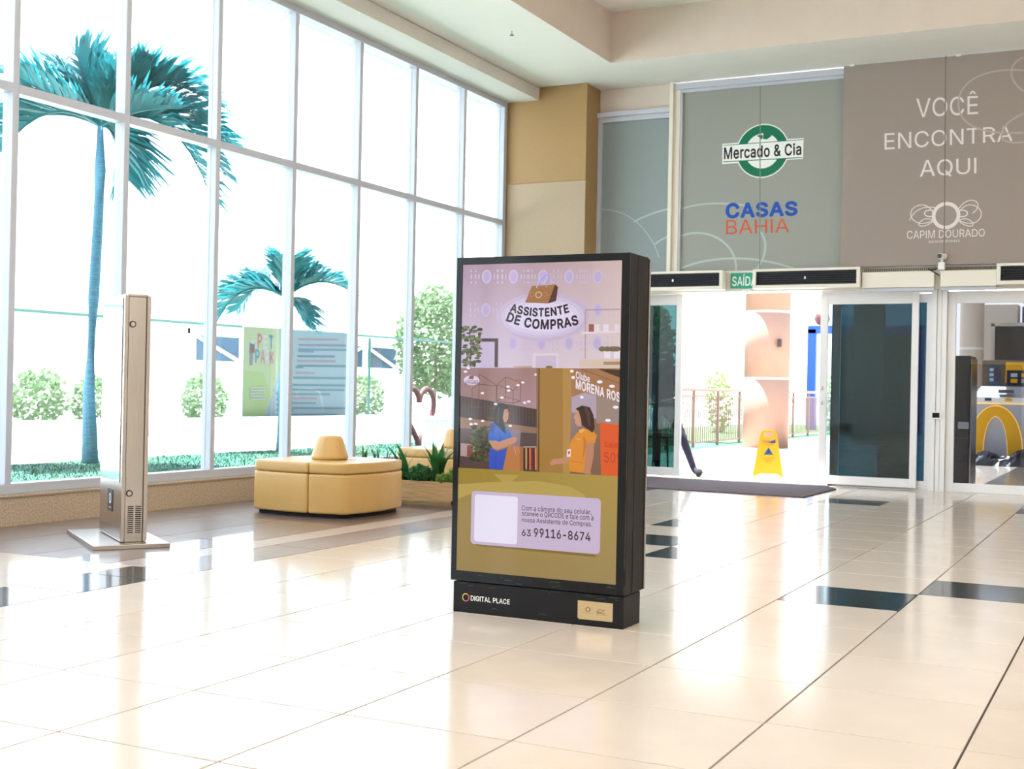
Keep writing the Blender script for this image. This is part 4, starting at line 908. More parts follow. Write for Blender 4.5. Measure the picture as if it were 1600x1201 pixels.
 ('e',(40,48,26),-0.4655,0.7299,0.0065,0.0045),
 ('e',(40,48,26),-0.5264,0.7247,0.0075,0.0046),
 ('e',(62,66,34),-0.5154,0.721,0.0087,0.007),
 ('e',(88,92,40),-0.5051,0.7611,0.0074,0.0054),
 ('e',(88,92,40),-0.4263,0.7628,0.0105,0.0065),
 ('e',(62,66,34),-0.5267,0.8261,0.0094,0.0062),
 ('e',(88,92,40),-0.4849,0.7598,0.0086,0.0052),
 ('e',(62,66,34),-0.4721,0.7313,0.0086,0.0055),
 ('e',(88,92,40),-0.5095,0.7606,0.0065,0.0056),
 ('e',(88,92,40),-0.4941,0.7524,0.0072,0.007),
 ('e',(40,48,26),-0.474,0.7297,0.0061,0.0042),
 ('e',(62,66,34),-0.5057,0.8296,0.0103,0.0052),
 ('e',(40,48,26),-0.4398,0.7613,0.01,0.0059),
 ('e',(88,92,40),-0.5247,0.7897,0.0063,0.0056),
 ('e',(40,48,26),-0.4299,0.7792,0.0118,0.0062),
 ('e',(40,48,26),-0.5159,0.8254,0.0105,0.0045),
 ('e',(62,66,34),-0.5229,0.7256,0.0102,0.0064),
 ('e',(40,48,26),-0.4855,0.7078,0.011,0.0054),
 ('e',(62,66,34),-0.4297,0.8373,0.0078,0.0051),
 ('e',(88,92,40),-0.4796,0.7222,0.0073,0.0047),
 ('e',(40,48,26),-0.5024,0.7346,0.0068,0.0055),
 ('p',(30,40,50),[(-0.2589,0.7731),(-0.2486,0.7735),(-0.2477,0.675),(-0.2555,0.6775)]),
 ('p',(200,150,90),[(-0.2492,0.7735),(-0.2389,0.7739),(-0.2381,0.6801),(-0.2458,0.678)]),
 ('p',(40,30,30),[(-0.2396,0.7738),(-0.2293,0.7742),(-0.2286,0.6851),(-0.2361,0.6784)]),
 ('p',(215,110,60),[(-0.2299,0.7742),(-0.2196,0.7746),(-0.2187,0.6763),(-0.2265,0.6789)]),
 ('p',(120,40,40),[(-0.2203,0.7746),(-0.21,0.775),(-0.2092,0.6814),(-0.2169,0.6793)]),
 ('p',(60,50,60),[(-0.2107,0.775),(-0.2004,0.7754),(-0.1997,0.6865),(-0.2073,0.6798)]),
 ('p',(220,130,90),[(-0.2011,0.7753),(-0.1908,0.7757),(-0.19,0.6777),(-0.1977,0.6802)]),
 ('l',(200,180,160),0.0038,[(-0.259,0.7789),(-0.1916,0.7815)]),
 ('p',(166,122,56),[(-0.1995,1.1381),(-0.029,1.1376),(-0.0232,0.6683),(-0.1891,0.6673)]),
 ('p',(182,138,70),[(-0.0709,1.1371),(-0.029,1.1376),(-0.0232,0.6695),(-0.0595,0.6706)]),
 ('l',(70,44,24),0.0057,[(-0.1879,1.1359),(-0.1795,0.6678)]),
 ('l',(120,84,40),0.0038,[(-0.1981,1.1358),(-0.1878,0.6674)]),
 ('g',[(120,92,70),(128,92,70),(150,112,84),(170,150,160)],[(-0.0251,0.6694),(0.2132,0.6684),(0.2032,1.1401),(-0.029,1.1376)]),
 ('p',(168,118,78),[(-0.029,1.1364),(0.2033,1.1389),(0.2062,0.998),(0.0383,1.0329),(-0.0263,1.01)]),
 ('p',(72,42,24),[(0.0974,1.1367),(0.2034,1.1334),(0.2041,1.0987)]),
 ('l',(110,70,40),0.0025,[(0.0176,1.1347),(0.2047,1.0735)]),
 ('p',(182,162,178),[(-0.0244,1.0089),(0.0383,1.0312),(0.0938,1.0181),(0.096,0.9166),(-0.0229,0.9417)]),
 ('p',(158,134,122),[(0.0938,1.0181),(0.2063,0.9952),(0.209,0.8695),(0.0964,0.8997)]),
 ('e',(250,244,250),0.109,1.0793,0.0134,0.0068),
 ('e',(250,244,250),0.1676,1.0611,0.0133,0.0068),
 ('e',(250,244,250),0.187,0.9696,0.0132,0.0067),
 ('e',(250,244,250),0.0246,1.0099,0.0086,0.0068),
 ('e',(250,244,250),0.152,0.9114,0.0133,0.0068),
 ('e',(250,244,250),-0.0257,1.1251,0.0088,0.0068),
 ('e',(250,244,250),-0.0188,1.0967,0.0087,0.0068),
 ('q',(236,226,240),'Clube',0.05,[(-0.0063,1.0946),(0.062,1.0763),(0.0613,1.1046),(-0.007,1.1253)]),
 ('q',(240,232,244),'MORENA ROSA',0.06,[(-0.0054,1.0491),(0.2304,0.9874),(0.2296,1.0253),(-0.0062,1.0878)]),
 ('p',(228,88,28),[(0.1134,0.9013),(0.2085,0.8918),(0.2132,0.6684),(0.1238,0.6709)]),
 ('q',(180,50,20),'sale,',0.0,[(0.1382,0.7941),(0.2106,0.7913),(0.21,0.8192),(0.1376,0.8222)]),
 ('q',(180,50,20),'50%',0.0,[(0.1378,0.7277),(0.2329,0.7263),(0.232,0.7687),(0.1369,0.7704)]),
 ('p',(30,96,196),[(-0.4216,0.8843),(-0.4371,0.8368),(-0.4396,0.8014),(-0.3899,0.7973),(-0.3826,0.7654),(-0.3368,0.7701),(-0.3243,0.7939),(-0.3185,0.8291),(-0.3321,0.8519),(-0.3521,0.8688),(-0.3852,0.8824)]),
 ('p',(48,82,190),[(-0.4289,0.7665),(-0.3369,0.7759),(-0.336,0.7351),(-0.3608,0.6709),(-0.43,0.6712),(-0.4345,0.7192)]),
 ('p',(22,18,22),[(-0.3904,0.9643),(-0.3675,0.9707),(-0.3443,0.9613),(-0.3407,0.9451),(-0.3504,0.939),(-0.3598,0.9212),(-0.3577,0.8862),(-0.348,0.8339),(-0.3647,0.845),(-0.3849,0.8649),(-0.4117,0.8846),(-0.4138,0.9197),(-0.4052,0.9493)]),
 ('p',(196,140,112),[(-0.3604,0.9446),(-0.3434,0.9497),(-0.3365,0.9335),(-0.3373,0.9101),(-0.3447,0.8895),(-0.359,0.8861),(-0.3661,0.9093)]),
 ('p',(90,50,44),[(-0.3478,0.911),(-0.3387,0.913),(-0.3411,0.9053)]),
 ('p',(198,142,110),[(-0.4376,0.8014),(-0.4191,0.7728),(-0.3957,0.7608),(-0.3435,0.7756),(-0.2983,0.7977),(-0.289,0.8155),(-0.3054,0.8237),(-0.3378,0.8138),(-0.3833,0.7975),(-0.3999,0.8028)]),
 ('p',(190,122,70),[(-0.3371,0.7846),(-0.259,0.7789),(-0.2566,0.6688),(-0.3607,0.6698)]),
 ('l',(214,150,140),0.0044,[(-0.3043,0.7771),(-0.2937,0.7368),(-0.2847,0.7721),(-0.271,0.7378)]),
 ('p',(60,44,44),[(-0.3903,0.9602),(-0.3792,0.964),(-0.3829,0.9264),(-0.3864,0.8736),(-0.3985,0.885),(-0.3961,0.9261)]),
 ('p',(250,240,240),[(-0.3451,0.9076),(-0.338,0.9095),(-0.3398,0.9042)]),
 ('l',(50,30,30),0.0019,[(-0.3503,0.9343),(-0.3418,0.9357)]),
 ('p',(22,70,160),[(-0.4216,0.8843),(-0.4307,0.8487),(-0.4105,0.8318),(-0.4035,0.8731)]),
 ('l',(20,60,150),0.0025,[(-0.3878,0.8501),(-0.3703,0.8039)]),
 ('l',(40,64,160),0.0025,[(-0.3956,0.7561),(-0.399,0.6738)]),
 ('p',(170,112,84),[(-0.4191,0.7728),(-0.3957,0.7608),(-0.3435,0.7756),(-0.3446,0.7698),(-0.3923,0.755),(-0.4156,0.7641)]),
 ('p',(170,104,58),[(-0.2784,0.7781),(-0.259,0.7789),(-0.2566,0.6688),(-0.2728,0.6698)]),
 ('p',(226,142,42),[(0.0294,0.8722),(0.0787,0.8653),(0.1006,0.8434),(0.0922,0.8093),(0.0739,0.8058),(0.0631,0.7347),(0.0767,0.6731),(-0.0284,0.6795),(-0.0328,0.7363),(-0.0367,0.7703),(-0.0221,0.8164),(0.0051,0.8515)]),
 ('p',(58,30,26),[(-0.0034,0.9593),(0.0272,0.9736),(0.0643,0.9666),(0.0822,0.9332),(0.0896,0.8741),(0.079,0.854),(0.051,0.8729),(0.0291,0.8863),(0.0223,0.9145),(0.003,0.9481)]),
 ('p',(206,152,122),[(-0.0034,0.9581),(0.0105,0.9483),(0.0223,0.9145),(0.0243,0.8805),(0.0044,0.8827),(-0.007,0.8966),(-0.0087,0.9148),(-0.0119,0.9192),(-0.0054,0.9365)]),
 ('p',(192,132,98),[(0.0492,0.8105),(0.0891,0.812),(0.0873,0.7526),(0.0707,0.67),(0.0398,0.6742),(0.0477,0.7397)]),
 ('p',(198,140,108),[(-0.033,0.7448),(-0.0797,0.7343),(-0.1111,0.7301),(-0.1246,0.714),(-0.1199,0.6993),(-0.0917,0.708),(-0.0355,0.7162)]),
 ('p',(236,226,232),[(-0.0418,0.7758),(-0.0231,0.7794),(-0.0236,0.7452),(-0.0423,0.7427)]),
 ('p',(190,50,60),[(-0.0366,0.7675),(-0.0273,0.7695),(-0.0282,0.7564),(-0.0363,0.7544)]),
 ('p',(88,52,44),[(0.0336,0.9659),(0.052,0.9686),(0.0661,0.9384),(0.071,0.882),(0.0586,0.8872),(0.0497,0.9323)]),
 ('l',(60,34,30),0.0019,[(-0.0054,0.9376),(0.0033,0.9367)]),
 ('l',(150,60,56),0.0019,[(-0.0085,0.9057),(-0.001,0.9047)]),
 ('p',(200,118,30),[(0.0362,0.8412),(0.049,0.819),(0.0469,0.7736),(0.0325,0.7277),(0.0375,0.7846)]),
 ('l',(190,110,28),0.0025,[(-0.0294,0.725),(0.0389,0.7195)]),
 ('l',(236,200,120),0.0025,[(-0.0005,0.8257),(0.0243,0.8226)]),
 ('p',(244,176,80),[(0.0111,0.8631),(0.0368,0.8724),(0.045,0.8642),(0.0237,0.8493)]),
 ('g',[(150,122,60),(158,134,86),(176,148,66),(158,132,48)],[(-0.6,0.185),(0.212,0.185),(0.212,0.6693),(-0.6,0.67)]),
 ('p',(184,156,72),[(-0.4083,0.6499),(-0.2738,0.6501),(-0.3431,0.5994)]),
 ('p',(186,160,80),[(-0.592,0.5929),(-0.4289,0.6108),(-0.1898,0.6292),(-0.0255,0.6128),(0.0456,0.5797),(0.056,0.5588),(-0.1469,0.5629),(-0.5,0.5624),(-0.5904,0.5254)]),
 ('p',(132,106,40),[(-0.5018,0.3258),(0.1142,0.3184),(0.1012,0.3082),(-0.4871,0.3141)]),
 ('p',(204,184,212),[(0.126,0.549),(0.1246,0.5559),(0.1207,0.5617),(0.1149,0.5656),(0.108,0.567),(-0.502,0.567),(-0.5089,0.5656),(-0.5147,0.5617),(-0.5186,0.5559),(-0.52,0.549),(-0.52,0.34),(-0.5186,0.3331),(-0.5147,0.3273),(-0.5089,0.3234),(-0.502,0.322),(0.108,0.322),(0.1149,0.3234),(0.1207,0.3273),(0.1246,0.3331),(0.126,0.34)]),
 ('p',(238,230,250),[(-0.2808,0.5395),(-0.2817,0.5441),(-0.2843,0.548),(-0.2882,0.5506),(-0.2928,0.5515),(-0.4899,0.5515),(-0.4945,0.5506),(-0.4984,0.548),(-0.501,0.5441),(-0.5019,0.5395),(-0.5019,0.3474),(-0.501,0.3428),(-0.4984,0.3389),(-0.4945,0.3363),(-0.4899,0.3354),(-0.2928,0.3354),(-0.2882,0.3363),(-0.2843,0.3389),(-0.2817,0.3428),(-0.2808,0.3474)]),
 ('q',(66,52,66),'Com a câmera do seu celular,',0.012,[(-0.2598,0.4926),(0.082,0.4943),(0.0815,0.5157),(-0.2602,0.5139)]),
 ('q',(66,52,66),'scaneie o QRCODE e fale com a',0.012,[(-0.2592,0.4688),(0.0925,0.4687),(0.092,0.4919),(-0.2597,0.4888)]),
 ('q',(66,52,66),'nossa Assistente de Compras.',0.012,[(-0.2586,0.4406),(0.0864,0.4415),(0.086,0.4628),(-0.259,0.4594)]),
 ('q',(66,52,66),'63',0.03,[(-0.2572,0.3779),(-0.2119,0.3779),(-0.2125,0.406),(-0.2578,0.4061)]),
 ('q',(66,52,66),'99116-8674',0.035,[(-0.1967,0.3777),(0.0799,0.3769),(0.0791,0.4135),(-0.1975,0.4152)]),
]
BASE_ART = [
 ('l',(242,109,109),0.0035,[(-0.5287,0.0706),(-0.529,0.0735),(-0.5297,0.0763),(-0.5311,0.0793)]),
 ('l',(242,148,109),0.0035,[(-0.531,0.079),(-0.5326,0.0814),(-0.5347,0.0835),(-0.5374,0.0853)]),
 ('l',(242,188,109),0.0035,[(-0.5371,0.0851),(-0.5398,0.0864),(-0.5426,0.0871),(-0.5458,0.0874)]),
 ('l',(242,228,109),0.0035,[(-0.5455,0.0874),(-0.5484,0.0871),(-0.5512,0.0864),(-0.5542,0.085)]),
 ('l',(242,204,109),0.0035,[(-0.5539,0.0851),(-0.5563,0.0835),(-0.5584,0.0814),(-0.5602,0.0787)]),
 ('l',(242,204,109),0.0035,[(-0.56,0.079),(-0.5613,0.0763),(-0.562,0.0735),(-0.5623,0.0703)]),
 ('l',(242,212,109),0.0035,[(-0.5623,0.0706),(-0.562,0.0677),(-0.5613,0.0649),(-0.5599,0.0619)]),
 ('l',(135,242,109),0.0035,[(-0.56,0.0622),(-0.5584,0.0598),(-0.5563,0.0577),(-0.5536,0.0559)]),
 ('l',(242,109,188),0.0035,[(-0.5539,0.0561),(-0.5512,0.0548),(-0.5484,0.0541),(-0.5452,0.0538)]),
 ('l',(242,109,132),0.0035,[(-0.5455,0.0538),(-0.5426,0.0541),(-0.5398,0.0548),(-0.5368,0.0562)]),
 ('l',(242,109,125),0.0035,[(-0.5371,0.0561),(-0.5347,0.0577),(-0.5326,0.0598),(-0.5308,0.0625)]),
 ('l',(242,109,109),0.0035,[(-0.531,0.0622),(-0.5297,0.0649),(-0.529,0.0677),(-0.5287,0.0709)]),
 ('q',(245,245,245),'DIGITAL PLACE',0.03,[(-0.519,0.0589),(-0.3168,0.0593),(-0.3173,0.0807),(-0.5195,0.0813)]),
]
PLATE_ART = [
 ('p',(196,172,128),[(0.0217,0.1088),(0.1842,0.1099),(0.1859,0.0289),(0.0248,0.0275)]),
 ('e',(70,60,60),0.0698,0.0735,0.0112,0.0104),
 ('e',(196,172,128),0.0698,0.0735,0.0079,0.0073),
 ('l',(120,105,90),0.0009,[(0.0584,0.0761),(0.0497,0.0789),(0.0445,0.0711),(0.0586,0.0676)]),
 ('l',(120,105,90),0.0009,[(0.081,0.0782),(0.0895,0.0827),(0.0949,0.0759),(0.0811,0.0697)]),
 ('l',(120,105,90),0.0013,[(0.0468,0.0579),(0.0966,0.059)]),
 ('l',(70,60,60),0.0025,[(0.1161,0.0719),(0.1291,0.0804),(0.1405,0.073),(0.1509,0.0788)]),
 ('q',(70,60,60),'MALL',0.03,[(0.1118,0.0592),(0.1513,0.0594),(0.1511,0.0691),(0.1116,0.069)]),
 ('l',(110,95,85),0.0013,[(0.1099,0.0542),(0.1625,0.0545)]),
]
CENTER_ART = [
 ('l',(176,188,184),0.02,[(-2.7738,3.2391),(-2.7123,3.2543),(-2.6514,3.2661),(-2.5913,3.2748),(-2.532,3.2806),(-2.4736,3.2839),(-2.4163,3.2849),(-2.3601,3.2839),(-2.305,3.2811),(-2.2512,3.2769),(-2.1987,3.2714),(-2.1477,3.265),(-2.0982,3.258),(-2.0502,3.2505),(-2.004,3.2428)]),
 ('l',(176,188,184),0.025,[(-2.7947,2.9102),(-2.7207,2.9306),(-2.6465,2.9409),(-2.5732,2.9417),(-2.5017,2.9334),(-2.433,2.9168),(-2.368,2.8922),(-2.3078,2.8603),(-2.2531,2.8215),(-2.205,2.7763),(-2.1643,2.7253),(-2.132,2.6689),(-2.109,2.6075),(-2.0962,2.5416),(-2.0945,2.4716)]),
 ('l',(176,188,184),0.025,[(-1.8139,2.9264),(-1.7888,2.8918),(-1.7703,2.8562),(-1.7579,2.82),(-1.7511,2.7835),(-1.7493,2.7469),(-1.7519,2.7106),(-1.7585,2.6748),(-1.7684,2.6399),(-1.7813,2.6062),(-1.7965,2.574),(-1.8135,2.5435),(-1.8319,2.5152),(-1.8509,2.4894),(-1.8702,2.4664)]),
 ('l',(176,188,184),0.025,[(-2.773,2.527),(-2.6776,2.5583),(-2.5796,2.5835),(-2.4797,2.6027),(-2.3784,2.6162),(-2.2762,2.6242),(-2.1736,2.6268),(-2.0711,2.6244),(-1.969,2.617),(-1.868,2.6049),(-1.7683,2.5883),(-1.6706,2.5674),(-1.5751,2.5423),(-1.4824,2.5133),(-1.3928,2.4805)]),
 ('e',(238,240,238),-1.8064,3.8693,0.3158,0.3158),
 ('p',(238,240,238),[(-2.2904,3.9844),(-1.3279,3.9869),(-1.3309,3.747),(-2.2883,3.745)]),
 ('e',(0,112,82),-1.8064,3.8693,0.303,0.303),
 ('e',(238,240,238),-1.8064,3.8693,0.2054,0.2054),
 ('p',(0,112,82),[(-2.2793,3.968),(-1.3327,3.9721),(-1.3326,3.9645),(-2.2792,3.9602)]),
 ('p',(238,240,238),[(-2.2792,3.9602),(-1.3326,3.9645),(-1.3337,3.7598),(-2.278,3.7677)]),
 ('p',(0,112,82),[(-2.2781,3.7756),(-1.3364,3.7676),(-1.3362,3.7575),(-2.2779,3.7651)]),
 ('q',(22,22,24),'Mercado & Cia',0.04,[(-2.268,3.8035),(-1.3496,3.7988),(-1.3521,3.9254),(-2.2706,3.9363)]),
 ('p',(0,112,82),[(-1.8039,4.0076),(-1.7977,4.0917),(-1.6866,4.122),(-1.7056,4.0339),(-1.7568,3.9992)]),
 ('p',(0,112,82),[(-1.8221,4.0037),(-1.8754,4.0537),(-1.8101,4.0593),(-1.8042,4.023)]),
 ('q',(24,78,176),'CASAS',0.07,[(-2.2353,3.1082),(-1.3795,3.1074),(-1.3823,3.2543),(-2.2385,3.2693)]),
 ('q',(206,88,52),'BAHIA',0.0,[(-2.2233,2.9105),(-1.4725,2.9085),(-1.4807,3.0662),(-2.2267,3.0793)]),
 ('l',(120,128,118),0.012,[(-1.8488,4.6988),(-1.8098,2.4521)]),
]
BROWN_ART = [
 ('q',(226,216,216),'VOCÊ',-0.018,[(-0.0675,4.1068),(0.5731,4.0952),(0.5696,4.29),(-0.0713,4.313)]),
 ('q',(226,216,216),'ENCONTRA',-0.018,[(-0.4012,3.7753),(0.9263,3.7814),(0.9234,3.9434),(-0.4046,3.9542)]),
 ('q',(226,216,216),'AQUI',-0.018,[(-0.0183,3.4527),(0.5687,3.4575),(0.5657,3.6237),(-0.0215,3.6318)]),
 ('l',(176,164,158),0.018,[(1.0222,4.6607),(0.9881,4.6473),(0.9599,4.6301),(0.9374,4.6096),(0.9205,4.5863),(0.9091,4.5606),(0.903,4.5329),(0.9022,4.5038),(0.9064,4.4737),(0.9154,4.443),(0.9293,4.4123),(0.9477,4.3819),(0.9704,4.3524),(0.9975,4.3242),(1.0285,4.2978)]),
 ('l',(176,164,158),0.018,[(1.0247,4.5202),(0.9334,4.5349),(0.8468,4.5417),(0.7657,4.5409),(0.6904,4.5328),(0.6216,4.5177),(0.5599,4.4959),(0.5058,4.4678),(0.46,4.4338),(0.4229,4.3942),(0.3951,4.3494),(0.3772,4.2998),(0.3696,4.2458),(0.373,4.1879),(0.3877,4.1265)]),
 ('l',(176,164,158),0.018,[(0.3877,4.1265),(0.4057,4.0863),(0.429,4.05),(0.4573,4.0175),(0.4904,3.9884),(0.5282,3.9628),(0.5702,3.9405),(0.6164,3.9213),(0.6665,3.905),(0.7203,3.8915),(0.7775,3.8806),(0.8379,3.8722),(0.9013,3.8662),(0.9675,3.8622),(1.0361,3.8602)]),
 ('l',(176,164,158),0.018,[(1.0326,4.0638),(1.0052,4.0529),(0.9787,4.0408),(0.9533,4.0276),(0.9292,4.0133),(0.9068,3.9979),(0.8862,3.9814),(0.8677,3.9637),(0.8516,3.9449),(0.8381,3.9251),(0.8274,3.9042),(0.8198,3.8822),(0.8156,3.8592),(0.8149,3.8351),(0.8181,3.8101)]),
 ('l',(176,164,158),0.018,[(0.8181,3.8101),(0.8328,3.7997),(0.848,3.7906),(0.8637,3.7828),(0.8797,3.7762),(0.8959,3.7707),(0.9123,3.7663),(0.9288,3.7628),(0.9452,3.7602),(0.9615,3.7585),(0.9776,3.7575),(0.9934,3.7572),(1.0088,3.7575),(1.0236,3.7583),(1.0379,3.7597)]),
 ('e',(226,216,216),0.2642,3.0152,0.1486,0.1486),
 ('e',(152,140,134),0.2642,3.0152,0.1103,0.1103),
 ('l',(226,216,216),0.009,[(0.1478,3.1067),(0.1187,3.1127),(0.0911,3.1158),(0.065,3.1159),(0.0404,3.1135),(0.0173,3.1085),(-0.0043,3.1011),(-0.0242,3.0916),(-0.0425,3.0801),(-0.0592,3.0668),(-0.0743,3.0517),(-0.0876,3.0352),(-0.0992,3.0173),(-0.109,2.9983),(-0.117,2.9782)]),
 ('l',(226,216,216),0.009,[(0.1273,2.9682),(0.0845,2.9495),(0.0448,2.9404),(0.0086,2.9399),(-0.0236,2.9466),(-0.0513,2.9594),(-0.0739,2.9771),(-0.0911,2.9984),(-0.1022,3.022),(-0.1068,3.0467),(-0.1043,3.0713),(-0.0944,3.0945),(-0.0765,3.1151),(-0.0501,3.1317),(-0.015,3.1432)]),
 ('l',(226,216,216),0.009,[(-0.015,3.1432),(-0.0004,3.1442),(0.0135,3.1435),(0.0267,3.1413),(0.0393,3.1376),(0.0512,3.1327),(0.0625,3.1266),(0.0731,3.1195),(0.0831,3.1115),(0.0925,3.1028),(0.1012,3.0934),(0.1094,3.0835),(0.117,3.0733),(0.1239,3.0628),(0.1303,3.0522)]),
 ('l',(226,216,216),0.012,[(0.1265,3.0115),(0.1035,3.0102),(0.084,3.0121),(0.068,3.0166),(0.0555,3.0232),(0.0465,3.0313),(0.041,3.0403),(0.039,3.0496),(0.0406,3.0587),(0.0458,3.067),(0.0546,3.0739),(0.0669,3.0789),(0.0828,3.0814),(0.1022,3.0808),(0.1253,3.0765)]),
 ('l',(226,216,216),0.009,[(0.1275,2.9561),(0.1035,2.9388),(0.0805,2.9259),(0.0589,2.917),(0.0391,2.9118),(0.0216,2.9099),(0.0068,2.911),(-0.005,2.9147),(-0.0132,2.9207),(-0.0175,2.9287),(-0.0175,2.9381),(-0.0127,2.9487),(-0.0027,2.9602),(0.0129,2.9721),(0.0344,2.9841)]),
 ('l',(226,216,216),0.009,[(0.0344,2.9841),(0.044,2.9859),(0.0529,2.9871),(0.0612,2.9877),(0.069,2.9877),(0.0762,2.9873),(0.083,2.9865),(0.0894,2.9854),(0.0955,2.984),(0.1012,2.9823),(0.1067,2.9805),(0.112,2.9786),(0.1171,2.9767),(0.1222,2.9748),(0.1272,2.973)]),
 ('l',(226,216,216),0.009,[(0.3884,3.0719),(0.411,3.1081),(0.4359,3.1351),(0.4619,3.1539),(0.4881,3.1651),(0.5134,3.1695),(0.5369,3.1679),(0.5574,3.161),(0.5741,3.1495),(0.5859,3.1343),(0.5918,3.1161),(0.5907,3.0955),(0.5818,3.0734),(0.5639,3.0504),(0.5359,3.0273)]),
 ('l',(226,216,216),0.009,[(0.4018,2.9569),(0.4444,2.9349),(0.4835,2.9228),(0.5187,2.9194),(0.5496,2.9235),(0.5758,2.9339),(0.5969,2.9494),(0.6126,2.9689),(0.6224,2.9911),(0.6259,3.0149),(0.6227,3.0392),(0.6124,3.0627),(0.5945,3.0844),(0.5687,3.1031),(0.5343,3.1176)]),
 ('l',(226,216,216),0.009,[(0.5343,3.1176),(0.5202,3.1199),(0.5067,3.1205),(0.494,3.1195),(0.4819,3.117),(0.4705,3.1132),(0.4597,3.1083),(0.4496,3.1022),(0.4401,3.0952),(0.4312,3.0873),(0.4229,3.0788),(0.4153,3.0698),(0.4082,3.0603),(0.4017,3.0505),(0.3958,3.0406)]),
 ('l',(226,216,216),0.012,[(0.4011,2.9998),(0.4236,2.9966),(0.4427,2.9968),(0.4582,3.0),(0.4702,3.0054),(0.4787,3.0126),(0.4837,3.0211),(0.4853,3.0301),(0.4834,3.0392),(0.478,3.0479),(0.4693,3.0555),(0.4571,3.0615),(0.4415,3.0653),(0.4224,3.0664),(0.3999,3.0642)]),
 ('l',(226,216,216),0.009,[(0.402,2.9449),(0.4262,2.9258),(0.4492,2.9112),(0.4706,2.9007),(0.49,2.8941),(0.5071,2.8909),(0.5215,2.8908),(0.5327,2.8936),(0.5405,2.8989),(0.5443,2.9063),(0.544,2.9156),(0.5389,2.9265),(0.5289,2.9385),(0.5134,2.9515),(0.4921,2.965)]),
 ('l',(226,216,216),0.009,[(0.4921,2.965),(0.4827,2.9676),(0.474,2.9695),(0.4659,2.9708),(0.4583,2.9715),(0.4512,2.9717),(0.4446,2.9714),(0.4384,2.9708),(0.4325,2.9699),(0.4269,2.9688),(0.4216,2.9674),(0.4164,2.966),(0.4115,2.9645),(0.4066,2.963),(0.4017,2.9616)]),
 ('q',(226,216,216),'CAPIM DOURADO',-0.012,[(-0.1415,2.7755),(0.6657,2.7758),(0.6643,2.8562),(-0.1431,2.8629)]),
 ('q',(226,216,216),'SHOPPING',-0.01,[(0.0878,2.7242),(0.4128,2.7253),(0.4123,2.7491),(0.0874,2.7483)]),
 ('l',(118,106,100),0.012,[(0.2305,4.7627),(0.2536,2.46)]),
]
NARROW_ART = [
 ('l',(176,192,196),0.02,[(-3.4017,3.1086),(-3.3564,3.1289),(-3.3133,3.1469),(-3.2724,3.1628),(-3.2335,3.1768),(-3.1965,3.1891),(-3.1613,3.1998),(-3.1279,3.2092),(-3.0961,3.2173),(-3.066,3.2245),(-3.0373,3.2308),(-3.01,3.2365),(-2.984,3.2416),(-2.9593,3.2465),(-2.9358,3.2512)]),
 ('l',(176,192,196),0.02,[(-3.121,2.8261),(-3.1033,2.8392),(-3.0864,2.8508),(-3.0703,2.861),(-3.0549,2.8699),(-3.0404,2.8776),(-3.0265,2.8843),(-3.0133,2.8901),(-3.0007,2.895),(-2.9888,2.8993),(-2.9774,2.903),(-2.9666,2.9062),(-2.9564,2.9091),(-2.9466,2.9118),(-2.9373,2.9144)]),
 ('l',(168,182,184),0.015,[(-3.8333,3.2784),(-3.7575,3.2739),(-3.6839,3.2619),(-3.6128,3.2427),(-3.5444,3.2167),(-3.479,3.1843),(-3.4167,3.1458),(-3.3579,3.1016),(-3.3026,3.0521),(-3.2513,2.9976),(-3.204,2.9384),(-3.161,2.8749),(-3.1226,2.8075),(-3.089,2.7363),(-3.0603,2.6618)]),
]
